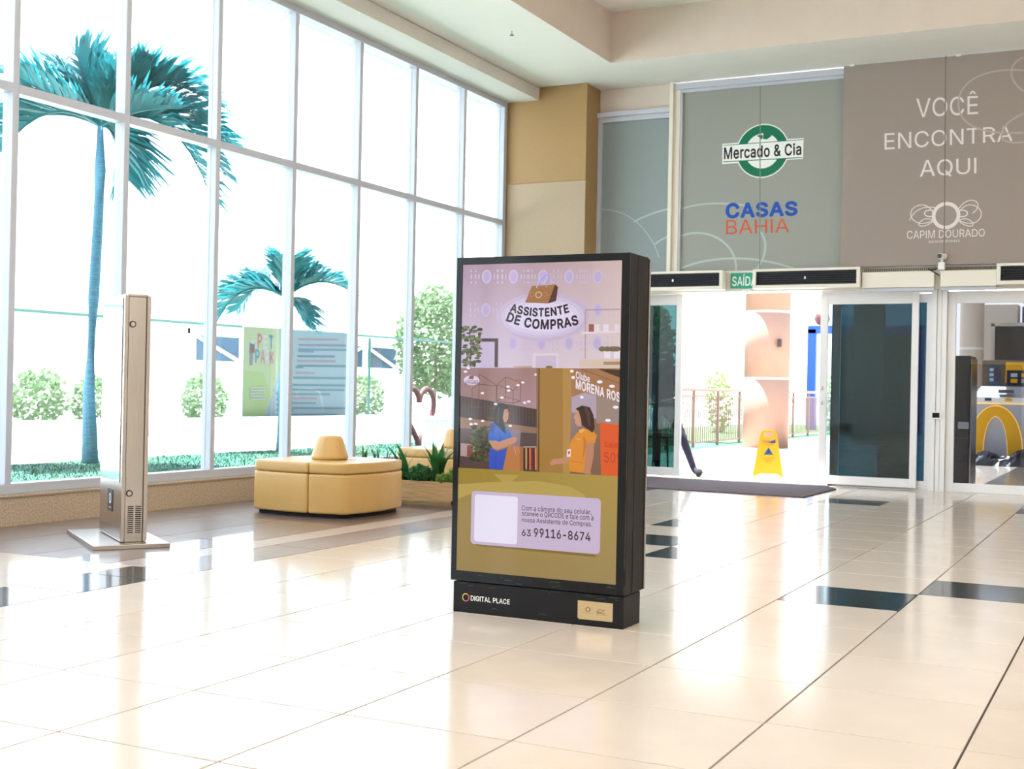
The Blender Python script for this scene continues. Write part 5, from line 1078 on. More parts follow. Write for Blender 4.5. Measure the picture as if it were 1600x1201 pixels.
BANNER_ART = [
 ('p',(206,226,170),[(18.825,2.318),(20.361,2.343),(20.191,1.368),(19.569,0.103),(18.896,0.114)]),
 ('p',(190,220,140),[(18.856,1.339),(19.547,1.31),(19.847,0.827),(19.569,0.103),(18.896,0.114)]),
 ('q',(214,130,130),'P',0.05,[(19.336,1.853),(19.499,1.903),(19.49,2.166),(19.326,2.169)]),
 ('q',(230,235,235),'E',0.05,[(19.547,1.839),(19.713,1.867),(19.703,2.143),(19.537,2.146)]),
 ('q',(70,150,190),'T',0.05,[(19.76,1.846),(19.927,1.875),(19.918,2.153),(19.749,2.156)]),
 ('q',(90,160,200),'P',0.05,[(19.261,1.522),(19.424,1.527),(19.415,1.812),(19.251,1.817)]),
 ('q',(214,150,150),'A',0.05,[(19.452,1.528),(19.618,1.51),(19.608,1.808),(19.442,1.813)]),
 ('q',(230,235,235),'R',0.05,[(19.628,1.521),(19.796,1.515),(19.786,1.803),(19.619,1.808)]),
 ('q',(200,120,140),'K',0.05,[(19.788,1.515),(19.957,1.519),(19.949,1.775),(19.78,1.781)]),
 ('p',(110,110,130),[(19.057,1.951),(19.229,1.958),(19.219,1.739),(19.047,1.733)]),
 ('p',(190,60,70),[(19.129,1.845),(19.233,1.849),(19.225,1.761),(19.125,1.758)]),
 ('p',(225,225,235),[(19.054,2.048),(19.227,2.012),(19.212,1.935),(19.074,1.951)]),
 ('p',(150,150,170),[(19.047,1.733),(19.184,1.738),(19.159,1.454),(19.057,1.452)]),
 ('l',(190,160,170),0.045,[(20.876,2.118),(22.557,2.178)]),
 ('l',(140,150,170),0.045,[(20.881,1.981),(22.901,2.046)]),
 ('l',(110,160,180),0.045,[(20.884,1.878),(22.991,1.939)]),
 ('l',(110,160,180),0.045,[(20.886,1.832),(21.508,1.847)]),
 ('l',(100,140,160),0.045,[(20.852,1.716),(22.404,1.754)]),
 ('l',(190,160,170),0.045,[(20.856,1.602),(22.45,1.635)]),
 ('l',(100,150,160),0.045,[(20.86,1.488),(23.006,1.526)]),
 ('l',(100,150,160),0.045,[(20.785,1.451),(21.091,1.455)]),
 ('l',(190,170,180),0.045,[(20.79,1.314),(21.566,1.323)]),
 ('l',(100,160,170),0.045,[(20.718,1.198),(23.06,1.222)]),
 ('l',(100,160,170),0.045,[(20.648,1.026),(22.937,1.038)]),
 ('l',(100,160,170),0.045,[(20.502,0.917),(22.856,0.924)]),
 ('l',(110,160,170),0.045,[(20.174,0.809),(22.231,0.813)]),
 ('l',(190,160,170),0.045,[(20.177,0.71),(21.667,0.71)]),
 ('l',(130,160,170),0.045,[(20.18,0.602),(21.631,0.598)]),
 ('l',(100,150,170),0.045,[(20.184,0.485),(23.044,0.462)]),
 ('l',(130,160,170),0.045,[(20.223,0.427),(20.744,0.426)]),
 ('l',(100,150,160),0.045,[(20.19,0.322),(22.582,0.291)]),
 ('l',(60,120,150),0.04,[(20.045,0.829),(20.083,0.795),(20.117,0.863)]),
 ('l',(60,120,150),0.04,[(20.05,0.695),(20.087,0.661),(20.121,0.728)]),
 ('l',(60,120,150),0.04,[(20.054,0.572),(20.091,0.538),(20.126,0.605)]),
 ('l',(60,120,150),0.04,[(20.058,0.449),(20.096,0.415),(20.13,0.482)]),
 ('l',(60,120,150),0.04,[(20.062,0.326),(20.1,0.292),(20.134,0.359)]),
 ('l',(220,225,225),0.03,[(19.09,0.953),(19.629,0.954)]),
 ('l',(220,225,225),0.03,[(19.092,0.888),(19.631,0.888)]),
 ('l',(220,225,225),0.03,[(19.094,0.823),(19.634,0.822)]),
 ('l',(220,225,225),0.03,[(19.096,0.758),(19.636,0.756)]),
 ('l',(220,225,225),0.03,[(19.098,0.693),(19.638,0.689)]),
]
# ------------------------------------------------------------------ room shell
ZC = 4.76; XW = -4.95; YC = 10.17; YB = 10.55
def struct(name, mb, m, **k): return mb.build(name, m, kind='structure', **k)

floor = struct('floor', MB().box(-4.9, -9, -0.12, 7, 10.9, -0.010), M['grout'])
def tile_mesh(w, d, m, nm='tile', g=0.0036):
    me = MB().box(g, g, -0.010, w-g, d-g, 0.0); o = me.build(nm, m, floor, bevel=0.0012, seg=1); return o
protos = {}
def tile(x, y, w, d, key, nm='tile'):
    k = (round(w, 3), round(d, 3), key)
    if k not in protos: o = protos[k] = tile_mesh(w, d, M[key], nm)
    else: o = protos[k].copy(); col.objects.link(o)
    o.location = (x, y, 0); return o
T = 0.6
dark = {(1, 4), (2, 5), (-2, 7), (-1, 14), (2, 14)}
rest = MB(); rest_b = MB()
def seen(x, y): return (y > -1.9 and y < 10.5 and x < 2.45+0.02*y and x > -2.3-0.62*y-1.5 and not (x > -1.7+0.5*(0) and False))
def tri(i, j, up, keyd='dark_tile'):
    x, y = i*T, j*T; g = 0.002
    a = [(g, g), (T-g, g), (g, T-g)]; b = [(T-g, g+.004), (T-g, T-g), (g+.004, T-g)]
    for pts, k in ((a, keyd), (b, 'tile')):
        o = MB().prism(pts, -0.01, 0).build('tile', M[k], floor); o.location = (x, y, 0)
for j in range(-15, 18):
    for i in range(-4, 12):
        x, y = i*T, j*T
        d = min(T, 10.78-y)
        if d <= 0.02: continue
        w = T
        if (i, j) in ((-1, 6), (-2, 9)): tri(i, j, True); continue
        k = 'dark_tile' if (i, j) in dark else ('tile' if (i*7+j*3) % 3 else 'tile_b')
        if i == -1 and j == 14: k = 'dark_tile'
        # visible range -> single tiles, the rest joined
        px_ok = (y > -2.3) and (x < 2.0+0.09*max(y, 0)) and not (y < 0 and x > 2.4)
        if px_ok: tile(x, y, w, d, k)
        else: rest.box(x+.002, y+.002, -0.01, x+w-.002, y+d-.002, 0)
# entrance side bands along the window: brown field, light band, brown band
bnd = [(-4.9, -4.3, 'brown_tile'), (-4.3, -3.66, 'brown_tile'), (-3.66, -3.02, 'brown_tile')]
for a, b, k in bnd:
    for j in range(0, 8):
        y = 1.5+j*1.2; tile(a, y, b-a, min(1.2, 10.78-y), k)
for j in range(0, 8):
    y = 1.5+j*1.2; d = min(1.2, 10.78-y)
    tile(-3.02, y, 0.24, d, 'strip_tile'); tile(-2.78, y, 0.38, d, 'brown_tile')
for (y0, y1, k) in ((1.16, 1.5, 'dark_tile'), (0.66, 1.16, 'dark_tile'), (0.6, 0.66, 'tile'), (0.18, 0.6, 'dark_tile'), (-0.6, 0.18, 'tile'), (-1.8, -0.6, 'tile')):
    tile(-2.84, y0, 0.44, y1-y0, k)
for a, b in ((-4.9, -4.2), (-4.2, -3.54), (-3.54, -2.84)):
    for y0, y1 in ((0.9, 1.5), (0.3, 0.9), (-0.3, 0.3), (-0.9, -0.3)): tile(a, y0, b-a, y1-y0, 'tile_b')
rest.box(-4.9, -9, -0.01, -2.402, -1.8, 0).box(-4.9, -1.8, -0.01, -2.85, -0.902, 0)
rest.build('tile', M['tile'], floor, kind='stuff')

# walls
up = struct('wall_left', MB().box(-5.15, -9, -0.12, -4.9, YC, 0.205), M['stone'])
MB().box(-5.16, -9, 0.205, -4.885, YC, 0.222).build('sill_cap', M['stone'], up, bevel=.004)
bulk = struct('trim_1', MB().box(-5.3, -9, 4.60, -4.514, YC+0.0, 4.75), M['beam'])
MB().box(-5.3, -9, 4.76, -5.15, YC, 6.2).build('fascia', M['cream'], bulk)
# tan column
tc_ = struct('wall_corner', MB().box(-5.1, YC+.003, 0, -3.875, 10.9, 4.757), M['tan'])
MB().box(-4.93, YC-.004, 3.59, -3.872, YC+.003, 4.755).build('upper_panel', M['tan'], tc_)
MB().box(-4.93, YC-.004, 0.0, -3.872, YC+.003, 3.58).build('lower_panel', M['tan2'], tc_)
# ceiling with raised tray
ce = struct('ceiling', MB().box(-5.3, -9, ZC, -3.26, 11.0, 4.95).box(-3.26, 9.41, ZC, 7, 11.0, 4.95).box(-3.4, -9, 5.33, 7.2, 9.6, 5.5), M['ceil'])
MB().box(-3.27, -9, ZC+.002, -3.258, 9.41, 5.33).box(-3.258, 9.405, ZC+.002, 7, 9.42, 5.33).build('tray_side', M['pink_cream'], ce)
struct('shade_roof', MB().box(-6.45, -9.5, 6.2, 7.2, 11.05, 6.4), M['cream'])  # unseen slab, its overhang shaped to keep sun off the windows
struct('wall_right', MB().box(7, -9, 0, 7.2, 11, 5.4), M['cream'])
struct('wall_front', MB().box(-5.3, -9.2, 0, 7.2, -9, 5.4), M['cream'])
wb = struct('wall_back', MB().box(-3.872, 10.58, 4.47, -2.93, 10.9, 4.757).box(2.25, 10.58, 0, 7, 10.9, 4.757), M['pink_cream'])

# left curtain wall
win = thing('window_1', loc=(0, 0, 0), kind='structure')
ys = [2.50+1.098*k for k in range(-11, 7)]
proto = MB().box(-5.05, -0.028, 0.295, XW, 0.028, 4.54).build('mullion', M['white_metal'], win, bevel=.004)
for n, y in enumerate(ys):
    if n: o = proto.copy(); col.objects.link(o)
    else: o = proto
    o.location = (0, y, 0)
MB().box(-5.05, 10.08, 0.295, XW+.005, YC-.01, 4.54).build('mullion', M['white_metal'], win)
MB().box(-5.06, -9, 0.222, XW+.01, YC-.006, 0.295).build('bottom_frame', M['white_metal'], win, bevel=.006)
MB().box(-5.06, -9, 4.535, XW+.006, YC-.006, 4.60).build('top_frame', M['white_metal'], win, bevel=.005)
edges = [y for y in ys]+[10.12]
pane0 = None
for a, b in zip(edges[:-1], edges[1:]):
    w = b-a-0.056 if b < 10.1 else b-a-0.068
    MB().box(-5.05, a+.028, 3.07, XW+.003, a+.028+w, 3.135).build('transom', M['white_metal'], win, bevel=.004)
    MB().box(-5.012, a+.028, .295, -5.006, a+.028+w, 3.07).build('pane', M['glass'], win)
    MB().box(-5.012, a+.028, 3.135, -5.006, a+.028+w, 4.535).build('pane', M['glass'], win)

# upper glazing over the doors
w2 = thing('window_2', kind='structure')
fm = M['white_metal']
MB().box(-3.905, 10.50, 4.405, -2.932, 10.60, 4.462).build('head_frame', fm, w2, bevel=.004)
MB().box(-3.872, 10.53, 2.48, -3.83, 10.60, 4.405).build('side_frame', fm, w2, bevel=.003)
MB().box(-3.83, 10.54, 4.345, -2.932, 10.60, 4.405).build('inner_frame', fm, w2, bevel=.003)
MB().box(-2.932, 10.48, 2.48, -2.885, 10.62, 4.757).build('post', M['cream'], w2, bevel=.003)
MB().box(-2.885, 10.52, 2.48, -2.81, 10.62, 4.66).build('side_frame', M['cream'], w2, bevel=.003)
MB().box(-2.885, 10.50, 4.66, 2.2, 10.60, 4.735).build('head_frame', fm, w2, bevel=.004)
MB().box(-2.81, 10.53, 4.625, 2.2, 10.60, 4.66).build('inner_frame', fm, w2, bevel=.003)
MB().box(-2.81, 10.53, 2.48, -2.785, 10.60, 4.625).build('inner_frame', fm, w2, bevel=.003)
MB().box(2.2, 10.5, 2.48, 2.26, 10.62, 4.757).build('post', fm, w2)
MB().box(-3.83, 10.62, 2.48, 2.2, 10.63, 4.62).build('pane', M['white'], w2)
# printed panels
def yplane(y, sgn=-1):
    return lambda u, v, h: (u, y-h, v)
p = MB().box(-3.83, 10.582, 2.48, -2.932, 10.592, 4.345).build('printed_panel', M['white'])
art('print', NARROW_ART, yplane(10.5815), 2e-5, M['print'], p, ((144, 154, 156), [(-3.83, 2.48), (-2.932, 2.48), (-2.932, 4.345), (-3.83, 4.345)]))
tag(p, 'narrow blank grey-green printed window panel beside the ochre column', 'banner')
p = MB().box(-2.785, 10.562, 2.47, -0.80, 10.575, 4.625).build('printed_panel', M['white'])
art('print', CENTER_ART, yplane(10.5615), 2e-5, M['print'], p, ((152, 154, 148), [(-2.785, 2.47), (-0.80, 2.47), (-0.80, 4.625), (-2.785, 4.625)]))
tag(p, 'grey-green printed panel over the open door with Mercado & Cia and Casas Bahia logos', 'banner')
p = MB().box(-0.866, 10.475, 2.482, 2.24, 10.485, 4.745).build('printed_panel', M['white'])
art('print', BROWN_ART, yplane(10.4745), 2e-5, M['print'], p, ((152, 140, 134), [(-0.866, 2.482), (2.24, 2.482), (2.24, 4.745), (-0.866, 4.745)]))
for x in (-0.80, 0.34): MB().box(x, 10.46, 4.735, x+.05, 10.5, 4.757).build('hanger', M['white'], p)
tag(p, 'taupe hanging banner reading VOCÊ ENCONTRA AQUI with a looped ring logo', 'banner')

# header over the doors
hd = struct('trim_2', MB().box(-3.872, 10.56, 2.235, 2.25, 10.86, 2.478), M['appl_white'])
g = MB()
for k in range(40):
    for x0, x1 in ((-0.62, 0.16), (0.23, 0.79)):
        x = x0+.01+(x1-x0)*k/40; g.box(x, 10.545, 2.43, x+.008, 10.562, 2.462)
g.build('vent_slot', M['bronze'], hd, kind='stuff')
def cover(x0, x1, lab):
    t = thing('operator_cover', lab, 'door operator', ((x0+x1)/2, 10.5, 2.24), group='white door operator covers')
    w = (x1-x0)/2
    MB().box(-w, -.06, 0, w, .058, .175).build('cover', M['appl_white'], t, bevel=.008)
    MB().box(-w, -.02, -.035, w, .04, -.001).build('track', M['white_metal'], t, bevel=.003)
cover(-0.615, 0.157, 'white box-shaped door motor cover left of the security camera')
cover(0.224, 0.795, 'white box-shaped door motor cover right of the security camera')
def curtain(x0, x1, lab):
    t = thing('air_curtain', lab, 'air curtain', ((x0+x1)/2, 10.44, 2.25), group='air curtains over the doors')
    w = (x1-x0)/2
    MB().box(-w, -.02, 0, w, .10, .225).build('housing', M['appl_white'], t, bevel=.006)
    for a in ((-w, .195, w, .225), (-w, 0, w, .04)): MB().box(a[0], -.05, a[1], a[2], -.02, a[3]).build('rim', M['appl_white'], t, bevel=.004)
    for s in (-1, 1): MB().box(*( (s*w-.04 if s > 0 else -w), -.05, .04, (w if s > 0 else -w+.04), -.02, .195)).build('end_cap', M['appl_white'], t, bevel=.004)
    MB().box(-w+.04, -.024, .04, w-.04, -.021, .195).build('recess', M['void'], t)
    for k in range(6): MB().box(-w+.045, -.042, .05+k*.025, w-.045, -.026, .056+k*.025).build('fin', M['fins'], t)
    MB().box(-.01, -.06, .10, .01, -.045, .13).build('latch', M['steel'], t)
curtain(-3.42, -2.205, 'dark-grilled air curtain at the left, partly hidden by the advertising screen')
curtain(-1.847, -0.627, 'dark-grilled air curtain just right of the exit sign')
curtain(0.80, 2.0, 'dark-grilled air curtain cut off by the right edge of the photo')
# exit sign
t = thing('exit_sign', 'small green exit sign with white SAÍDA lettering', 'sign', (-2.0, 10.53, 2.27))
MB().box(-.15, 0, 0, .16, .025, .18).build('panel', M['exit_green'], t, bevel=.003)
art('lettering', [('q', (240, 245, 240), 'SAÍDA', .02, [(-.13, .03), (.16, .03), (.16, .135), (-.13, .135)])], lambda u, v, h: (u, -.0015-h, v), 1e-4, M['print'], t)
t2 = thing('smoke_detector', 'small round white sensor under the green exit sign', 'sensor', (-1.96, 10.52, 2.215))
MB().lathe([(.0, 0), (.03, .002), (.045, .02), (.045, .035)], 16).build('dome', M['white'], t2)
# security camera
t = thing('security_camera', 'white security camera with black lens above the door frame', 'camera', (0.235, 10.40, 2.42))
MB().box(-.035, 0, 0, .035, .05, .085).build('base', M['white'], t, bevel=.01)
MB().tube([(0, .03, .08), (0.01, .02, .12)], .012).build('neck', M['white'], t)
MB().tube([(0.03, .05, .15), (-.015, -.03, .145)], .032, 16).build('head', M['white'], t, smooth=False)
MB().tube([(-.015, -.031, .145), (-.02, -.038, .1445)], .026, 16).build('lens', M['bezel'], t)
MB().tube([(-.03, .02, .02), (-.10, .03, .0), (-.14, .04, .015), (-.08, .04, -.02), (-.02, .05, -.06)], .006).build('cable', M['void'], t)

# ------------------------------------------------------------------ doors
fm2 = M['door_white']
def leaf(name, x0, x1, z0, z1, y, sl=.085, sr=.075, sb=.10, st=.13, m='clear', dy=.045):
    t = thing(name, loc=(x0, y, z0), kind='structure'); w = x1-x0; h = z1-z0
    MB().box(0, 0, 0, sl, dy, h).build('stile', fm2, t, bevel=.004); MB().box(w-sr, 0, 0, w, dy, h).build('stile', fm2, t, bevel=.004)
    MB().box(sl, 0, 0, w-sr, dy, sb).build('rail', fm2, t, bevel=.004); MB().box(sl, 0, h-st, w-sr, dy, h).build('rail', fm2, t, bevel=.004)
    MB().box(sl, dy/2-.004, sb, w-sr, dy/2+.004, h-st).build('pane', M[m], t)
    return t
d1 = leaf('door_1', -3.95+.1, -2.822, .02, 2.23, 10.78, m='left_tint')
MB().tube([(.95, -.003, .95), (.95, .002, .95)], .012, 10).build('lock', M['steel'], d1)
d2 = leaf('door_2', -1.14, -.045, .02, 2.215, 10.76)
for z in (.93, 1.10): MB().box(.022, -.012, z-.02, .046, -.001, z+.02).build('lock', M['steel'], d2, bevel=.003)
MB().box(.11, .01, -.019, .16, .04, -.001).build('floor_guide', M['bronze'], d2)
d4 = leaf('door_4', -1.02, .09, 0.0, 2.20, 10.82, sl=.10, sr=.06, sb=.10, st=.10, m='tint')
MB().box(.0, -.004, .1, .10, .0, 2.1).build('meeting_stile', M['steel_dark'], d4)
d3 = leaf('door_3', .262, 1.9, .0, 2.215, 10.78, m='smoke')
po = struct('trim_3', MB().box(.092, 10.74, 0, .15, 10.86, 2.235).box(.155, 10.75, 0, .20, 10.86, 2.235).box(.205, 10.74, 0, .258, 10.86, 2.235), fm2)
MB().box(-1.12, 10.72, 2.205, .09, 10.8, 2.235).build('track', fm2, po)
struct('trim_4', MB().box(1.9, 10.74, 0, 2.25, 10.86, 2.235), fm2)
k = thing('door_switch', 'small black-faced wall switch on the white door post', 'switch', (.17, 10.72, .80))
MB().box(-.05, 0, 0, .05, .02, .085).build('backplate', M['white'], k, bevel=.004)
MB().box(-.045, -.006, .015, .03, -.001, .07).build('face', M['bezel'], k, bevel=.002)
# door mat
r = MB().prism([(-3.6, 9.0), (-.83, 8.84), (-.80, 10.2), (-1.0, 10.6), (-3.6, 10.5)], 0.001, .012).build('door_mat', M['mat_rug'])
tag(r, 'wide grey-brown ribbed entrance mat in front of the open doorway', 'mat')

# ------------------------------------------------------------------ advertising totem
t = thing('advertising_screen', 'tall black freestanding advertising display reading ASSISTENTE DE COMPRAS', 'display', (-.19, 1.33, 0))
kx = lambda x: x+.19
MB().box(kx(-.612), -.115, 0, kx(.236), .09, .143).build('plinth', M['black'], t, bevel=.004)
bd = MB().box(kx(-.620), -.118, .147, kx(.243), .10, 1.646).build('body', M['black'], t, bevel=.006)
MB().box(kx(.2432), -.035, .15, kx(.2445), -.031, 1.64).build('seam', M['void'], t)
MB().box(kx(.237), .1001, .15, kx(.250), .112, 1.640).build('rear_trim', M['steel'], t, bevel=.002)
MB().box(kx(-.603), -.1215, .170, kx(.215), -.1185, 1.632).build('backing', M['void'], t)
bz = MB(); x0, x1, z0, z1 = -.620, .2425, .149, 1.645; a0, a1, c0, c1 = -.592, .204, .195, 1.612
for q in ((x0, z0, x1, c0), (x0, c1, x1, z1), (x0, c0, a0, c1), (a1, c0, x1, c1)): bz.box(kx(q[0]), -.1285, q[1], kx(q[2]), -.1185, q[3])
bz.build('screen_border', M['bezel'], t)
art('screen_picture', SCREEN_ART, lambda u, v, h: (kx(u), -.1220-h, v), 8e-6, M['screen'], t)
art('base_lettering', BASE_ART, lambda u, v, h: (kx(u), -.1158-h, v), 1e-5, M['print'], t)
pl = MB().box(kx(.020), -.1165, .032, kx(.188), -.1155, .110).build('brass_plate', M['tan2'], t)
art('plate_print', PLATE_ART, lambda u, v, h: (kx(u), -.1168-h, v), 1e-5, M['print'], t)
rs = random.Random(3); scr = []
for k_ in range(26):
    u = rs.uniform(-.6, .22); v = rs.choice([.16, .17, .18, .135, .125, .03]); L = rs.uniform(.004, .03)
    scr.append(('l', (96, 92, 98), .0012, [(u, v), (u+L, v+rs.uniform(-.004, .004)), (u+L*1.6, v+rs.uniform(-.003, .003))]))
for e in scr:
    up_ = e[3][0][1] > .148; yy = -.1287 if up_ else -.1152
    art('scuff', [e], lambda u, v, h, yy=yy: (kx(u), yy-h, v), 1e-6, M['print'], t)

# steel totem
ang = math.atan2(-.555, .792)
t = thing('steel_totem', 'slim brushed steel information totem on a flat plate by the windows', 'totem', (-3.68, 2.32, 0), ang)
# local x runs along the wide face, local y into depth
e1 = Vector((math.cos(ang), math.sin(ang))); e2 = Vector((-math.sin(ang), math.cos(ang)))
def loc2(x, y): d = Vector((x+3.68, y-2.32)); return d.dot(e1), d.dot(e2)
pf = loc2(-3.492, 1.851); print('plate front', pf)
px0, py0 = pf
MB().box(px0-.95, py0, 0, px0, py0+.47, .028).build('base_plate', M['steel'], t, bevel=.004)
bf = loc2(-3.482, 2.07); bx, by = bf; D_ = .165; Wd = .69
MB().box(bx-Wd, by+.028, .03, bx-.012, by+D_-.028, 1.575).build('core', M['steel'], t, bevel=.004)
MB().box(bx-Wd, by, .03, bx, by+.026, 1.59).build('front_cheek', M['steel'], t, bevel=.010)
MB().box(bx-Wd, by+D_-.026, .03, bx, by+D_, 1.59).build('rear_cheek', M['steel'], t, bevel=.010)
MB().box(bx-Wd, by+.026, 1.575, bx-.002, by+D_-.026, 1.592).build('top_cap', M['steel'], t, bevel=.003)
MB().box(bx-Wd+.03, by-.006, .40, bx-.045, by-.001, 1.565).build('display_panel', M['display'], t, bevel=.002)
for z in (.335, 1.40):
    MB().tube([(bx-.013, by+.052, z), (bx-.006, by+.052, z)], .021, 16).build('lock_ring', M['steel_dark'], t); MB().tube([(bx-.007, by+.052, z), (bx-.001, by+.052, z)], .014, 14).build('lock', M['steel'], t)
vt = MB()
for c0_ in (.045, .092):
    for k_ in range(14): vt.box(bx-.0125, by+c0_, .085+k_*.0125, bx-.0112, by+c0_+.036, .091+k_*.0125)
vt.build('vent_slot', M['void'], t, kind='stuff')
bdg = MB().box(bx-.40, by-.003, .20, bx-.25, by-.0005, .34).build('badge', M['steel_dark'], t)
art('emblem', [('e', (225, 235, 240), bx-.325, .28, .03, .035), ('e', (70, 70, 80), bx-.325, .28, .018, .023), ('l', (200, 205, 210), .006, [(bx-.36, .222), (bx-.29, .222)])], lambda u, v, h: (u, by-.0035-h, v), 1e-4, M['print'], t)

# ------------------------------------------------------------------ ottomans
def rounded_sq(hx, hy, bulge, r, n=6):
    pts = []
    for cx, cy, a0 in ((hx-r, hy-r, 0), (-hx+r, hy-r, 90), (-hx+r, -hy+r, 180), (hx-r, -hy+r, 270)):
        for k in range(n+1):
            a = math.radians(a0+90*k/n); pts.append([cx+r*math.cos(a), cy+r*math.sin(a)])
    # insert bulged mid points on each side
    out = []; N = len(pts)
    for i in range(N):
        p0, p1 = pts[i], pts[(i+1) % N]; out.append(tuple(p0))
        if math.dist(p0, p1) > hx*0.5:
            for q in (.2, .4, .5, .6, .8):
                x = p0[0]*(1-q)+p1[0]*q; y = p0[1]*(1-q)+p1[1]*q; b = bulge*4*q*(1-q)
                nx, ny = (p1[1]-p0[1]), -(p1[0]-p0[0]); l = math.hypot(nx, ny); out.append((x+nx/l*b, y+ny/l*b))
    return out
def ottoman(x, y, lab, rz=0):
    t = thing('ottoman', lab, 'ottoman', (x, y, 0), rz, 'round mustard ottomans')
    full = rounded_sq(.46, .44, .045, .07)
    sx_ = .13
    def half(pts, side):
        o = [p for p in pts if (p[0]-sx_)*side > 0.004]
        # order by angle around the half centroid
        ys_ = [max(p[1] for p in pts), min(p[1] for p in pts)]
        o += [(sx_+side*.004, ys_[0]), (sx_+side*.004, ys_[1])]
        cx = sum(p[0] for p in o)/len(o); return sorted(o, key=lambda p: math.atan2(p[1], p[0]-cx))
    sc_ = lambda pts, s: [(a*s, b*s) for a, b in pts]
    MB().prism(sc_(full, .93), 0.002, .03).build('foot', M['void'], t)
    for s in (-1, 1):
        MB().prism(half(full, s), .03, .342).build('base', M['vinyl'], t, bevel=.022, smooth=True, seg=3)
        MB().prism(half(sc_(full, .995), s), .345, .430).build('seat_cushion', M['vinyl'], t, bevel=.020, smooth=True, seg=3)
    n = 20; prof = [(.150, .431), (.160, .445), (.155, .47), (.140, .52), (.115, .595), (.10, .618), (.07, .628)]
    b = MB().lathe(prof, n)
    b.v = [(vx*.95+.0, vy*.95, vz) for vx, vy, vz in b.v]
    b.build('bolster', M['vinyl'], t, smooth=True)
    return t
ottoman(-3.76, 4.74, 'mustard leatherette ottoman with a cone bolster, nearest one, in front of the planter')
ottoman(-4.02, 7.35, 'mustard leatherette ottoman with a cone bolster, far one behind the planter')

# planter
t = thing('planter', 'oak box planter on castors between the two ottomans', 'planter', (-3.95, 5.98, 0))
L_, Wp = .80, .19
MB().box(-L_, -Wp, .045, L_, -Wp+.02, .205).build('side_panel', M['wood'], t, bevel=.003)
MB().box(-L_, Wp-.02, .045, L_, Wp, .205).build('side_panel', M['wood'], t, bevel=.003)
for s in (-1, 1): MB().box(s*L_-(.02 if s > 0 else 0), -Wp+.02, .045, s*L_+(0 if s > 0 else .02), Wp-.02, .205).build('end_panel', M['wood'], t, bevel=.003)
MB().box(-L_+.02, -Wp+.02, .05, L_-.02, Wp-.02, .18).build('soil', M['soil'], t)
for sx2 in (-1, 1):
    for sy in (-1, 1):
        c = MB().tube([(sx2*(L_-.06)-.012, sy*.12, .022), (sx2*(L_-.06)+.012, sy*.12, .022)], .021, 12).build('castor', M['void'], t)
def blade(mb, p, a, lean, h, w, rs):
    d = Vector((math.cos(a), math.sin(a), 0)); s = Vector((-math.sin(a), math.cos(a), 0)); n = 5; v = []
    for k in range(n+1):
        q = k/n; ww = w*(0.55+1.2*q*(1-q)*2)*(1-q**3)+.0008
        c = Vector(p)+d*lean*q*q+Vector((0, 0, h*(q-.25*lean*q*q)))
        v += [c-s*ww, c+d*.006*(1-q), c+s*ww]
    f = []
    for k in range(n):
        b = k*3; f += [(b, b+1, b+4, b+3), (b+1, b+2, b+5, b+4)]
    mb.add(v, f)
rs = random.Random(11)
def spiky(x, y, n, h, lab, m='leaf', lean=.14, w=.018):
    t = thing('spiky_plant', lab, 'plant', (x, y, .181), group='leafy plants in the planter')
    for k in range(n):
        mb = MB(); blade(mb, (rs.uniform(-.03, .03), rs.uniform(-.03, .03), 0), rs.uniform(0, 6.28), rs.uniform(.2, 1)*lean, h*rs.uniform(.65, 1), w*rs.uniform(.7, 1.2), rs); mb.build('blade', M[m], t)
def leafball(name, x, y, z, rx, ry, rz_, n, ls, m, lab=None, cat='plant', group=None, seed=0, stem=None, parent=None):
    q = random.Random(seed+int(abs(x*100))); mb = MB()
    for k in range(n):
        while True:
            a, b, c = q.uniform(-1, 1), q.uniform(-1, 1), q.uniform(-1, 1)
            r2 = a*a+b*b+c*c
            if r2 < 1 and r2 > q.random()*.7: break
        P = Vector((a*rx, b*ry, c*rz_)); d = Vector((q.uniform(-1, 1), q.uniform(-1, 1), q.uniform(-.6, 1))).normalized(); s = d.orthogonal().normalized()*ls*.35; d = d*ls*q.uniform(.6, 1.2)
        mb.add([P, P+d*.5+s, P+d, P+d*.5-s], [(0, 1, 2, 3)])
    if stem:
        t = thing(name, lab, cat, (x, y, 0), group=group); o = mb.build('foliage', M[m], t, kind='stuff'); o.location = (0, 0, z)
        MB().tube([(0, 0, 0), (0.02, .01, z*.5), (0, 0, z)], [stem, stem*.8, stem*.5], 7).build('trunk', M['rail'], t)
        return t
    o = mb.build(name, M[m], parent); o.location = (x, y, z)
    if lab: tag(o, lab, cat, group)
    return o
spiky(-4.24, 6.0, 5, .34, 'plant with two upright sword leaves, leftmost seen in the planter', lean=.07, w=.020)
spiky(-4.02, 5.93, 22, .31, 'bushy dark spiky plant rising just behind the right edge of the nearest ottoman', lean=.24, w=.015)
spiky(-3.74, 5.88, 9, .40, 'tall arching sword-leaf plant in the middle of the planter', lean=.30, w=.024)
spiky(-3.42, 5.94, 18, .40, 'broad dark-leaved plant at the right of the planter', lean=.22, w=.032)
leafball('fern', -3.56, 5.87, .25, .12, .10, .08, 900, .035, 'leaf', 'low mid-green fern in the middle of the planter', group='low ground-cover plants in the planter')
leafball('fern', -3.30, 5.84, .225, .07, .06, .05, 400, .03, 'leaf_light', 'small yellow-green shrub at the front of the planter', group='low ground-cover plants in the planter')
leafball('fern', -3.18, 5.86, .25, .07, .07, .08, 500, .035, 'leaf_light', 'yellow-green shrub at the right corner of the planter', group='low ground-cover plants in the planter')
leafball('fern', -4.35, 5.9, .24, .30, .10, .07, 1100, .035, 'leaf', 'dense low greenery at the left of the planter', group='low ground-cover plants in the planter')

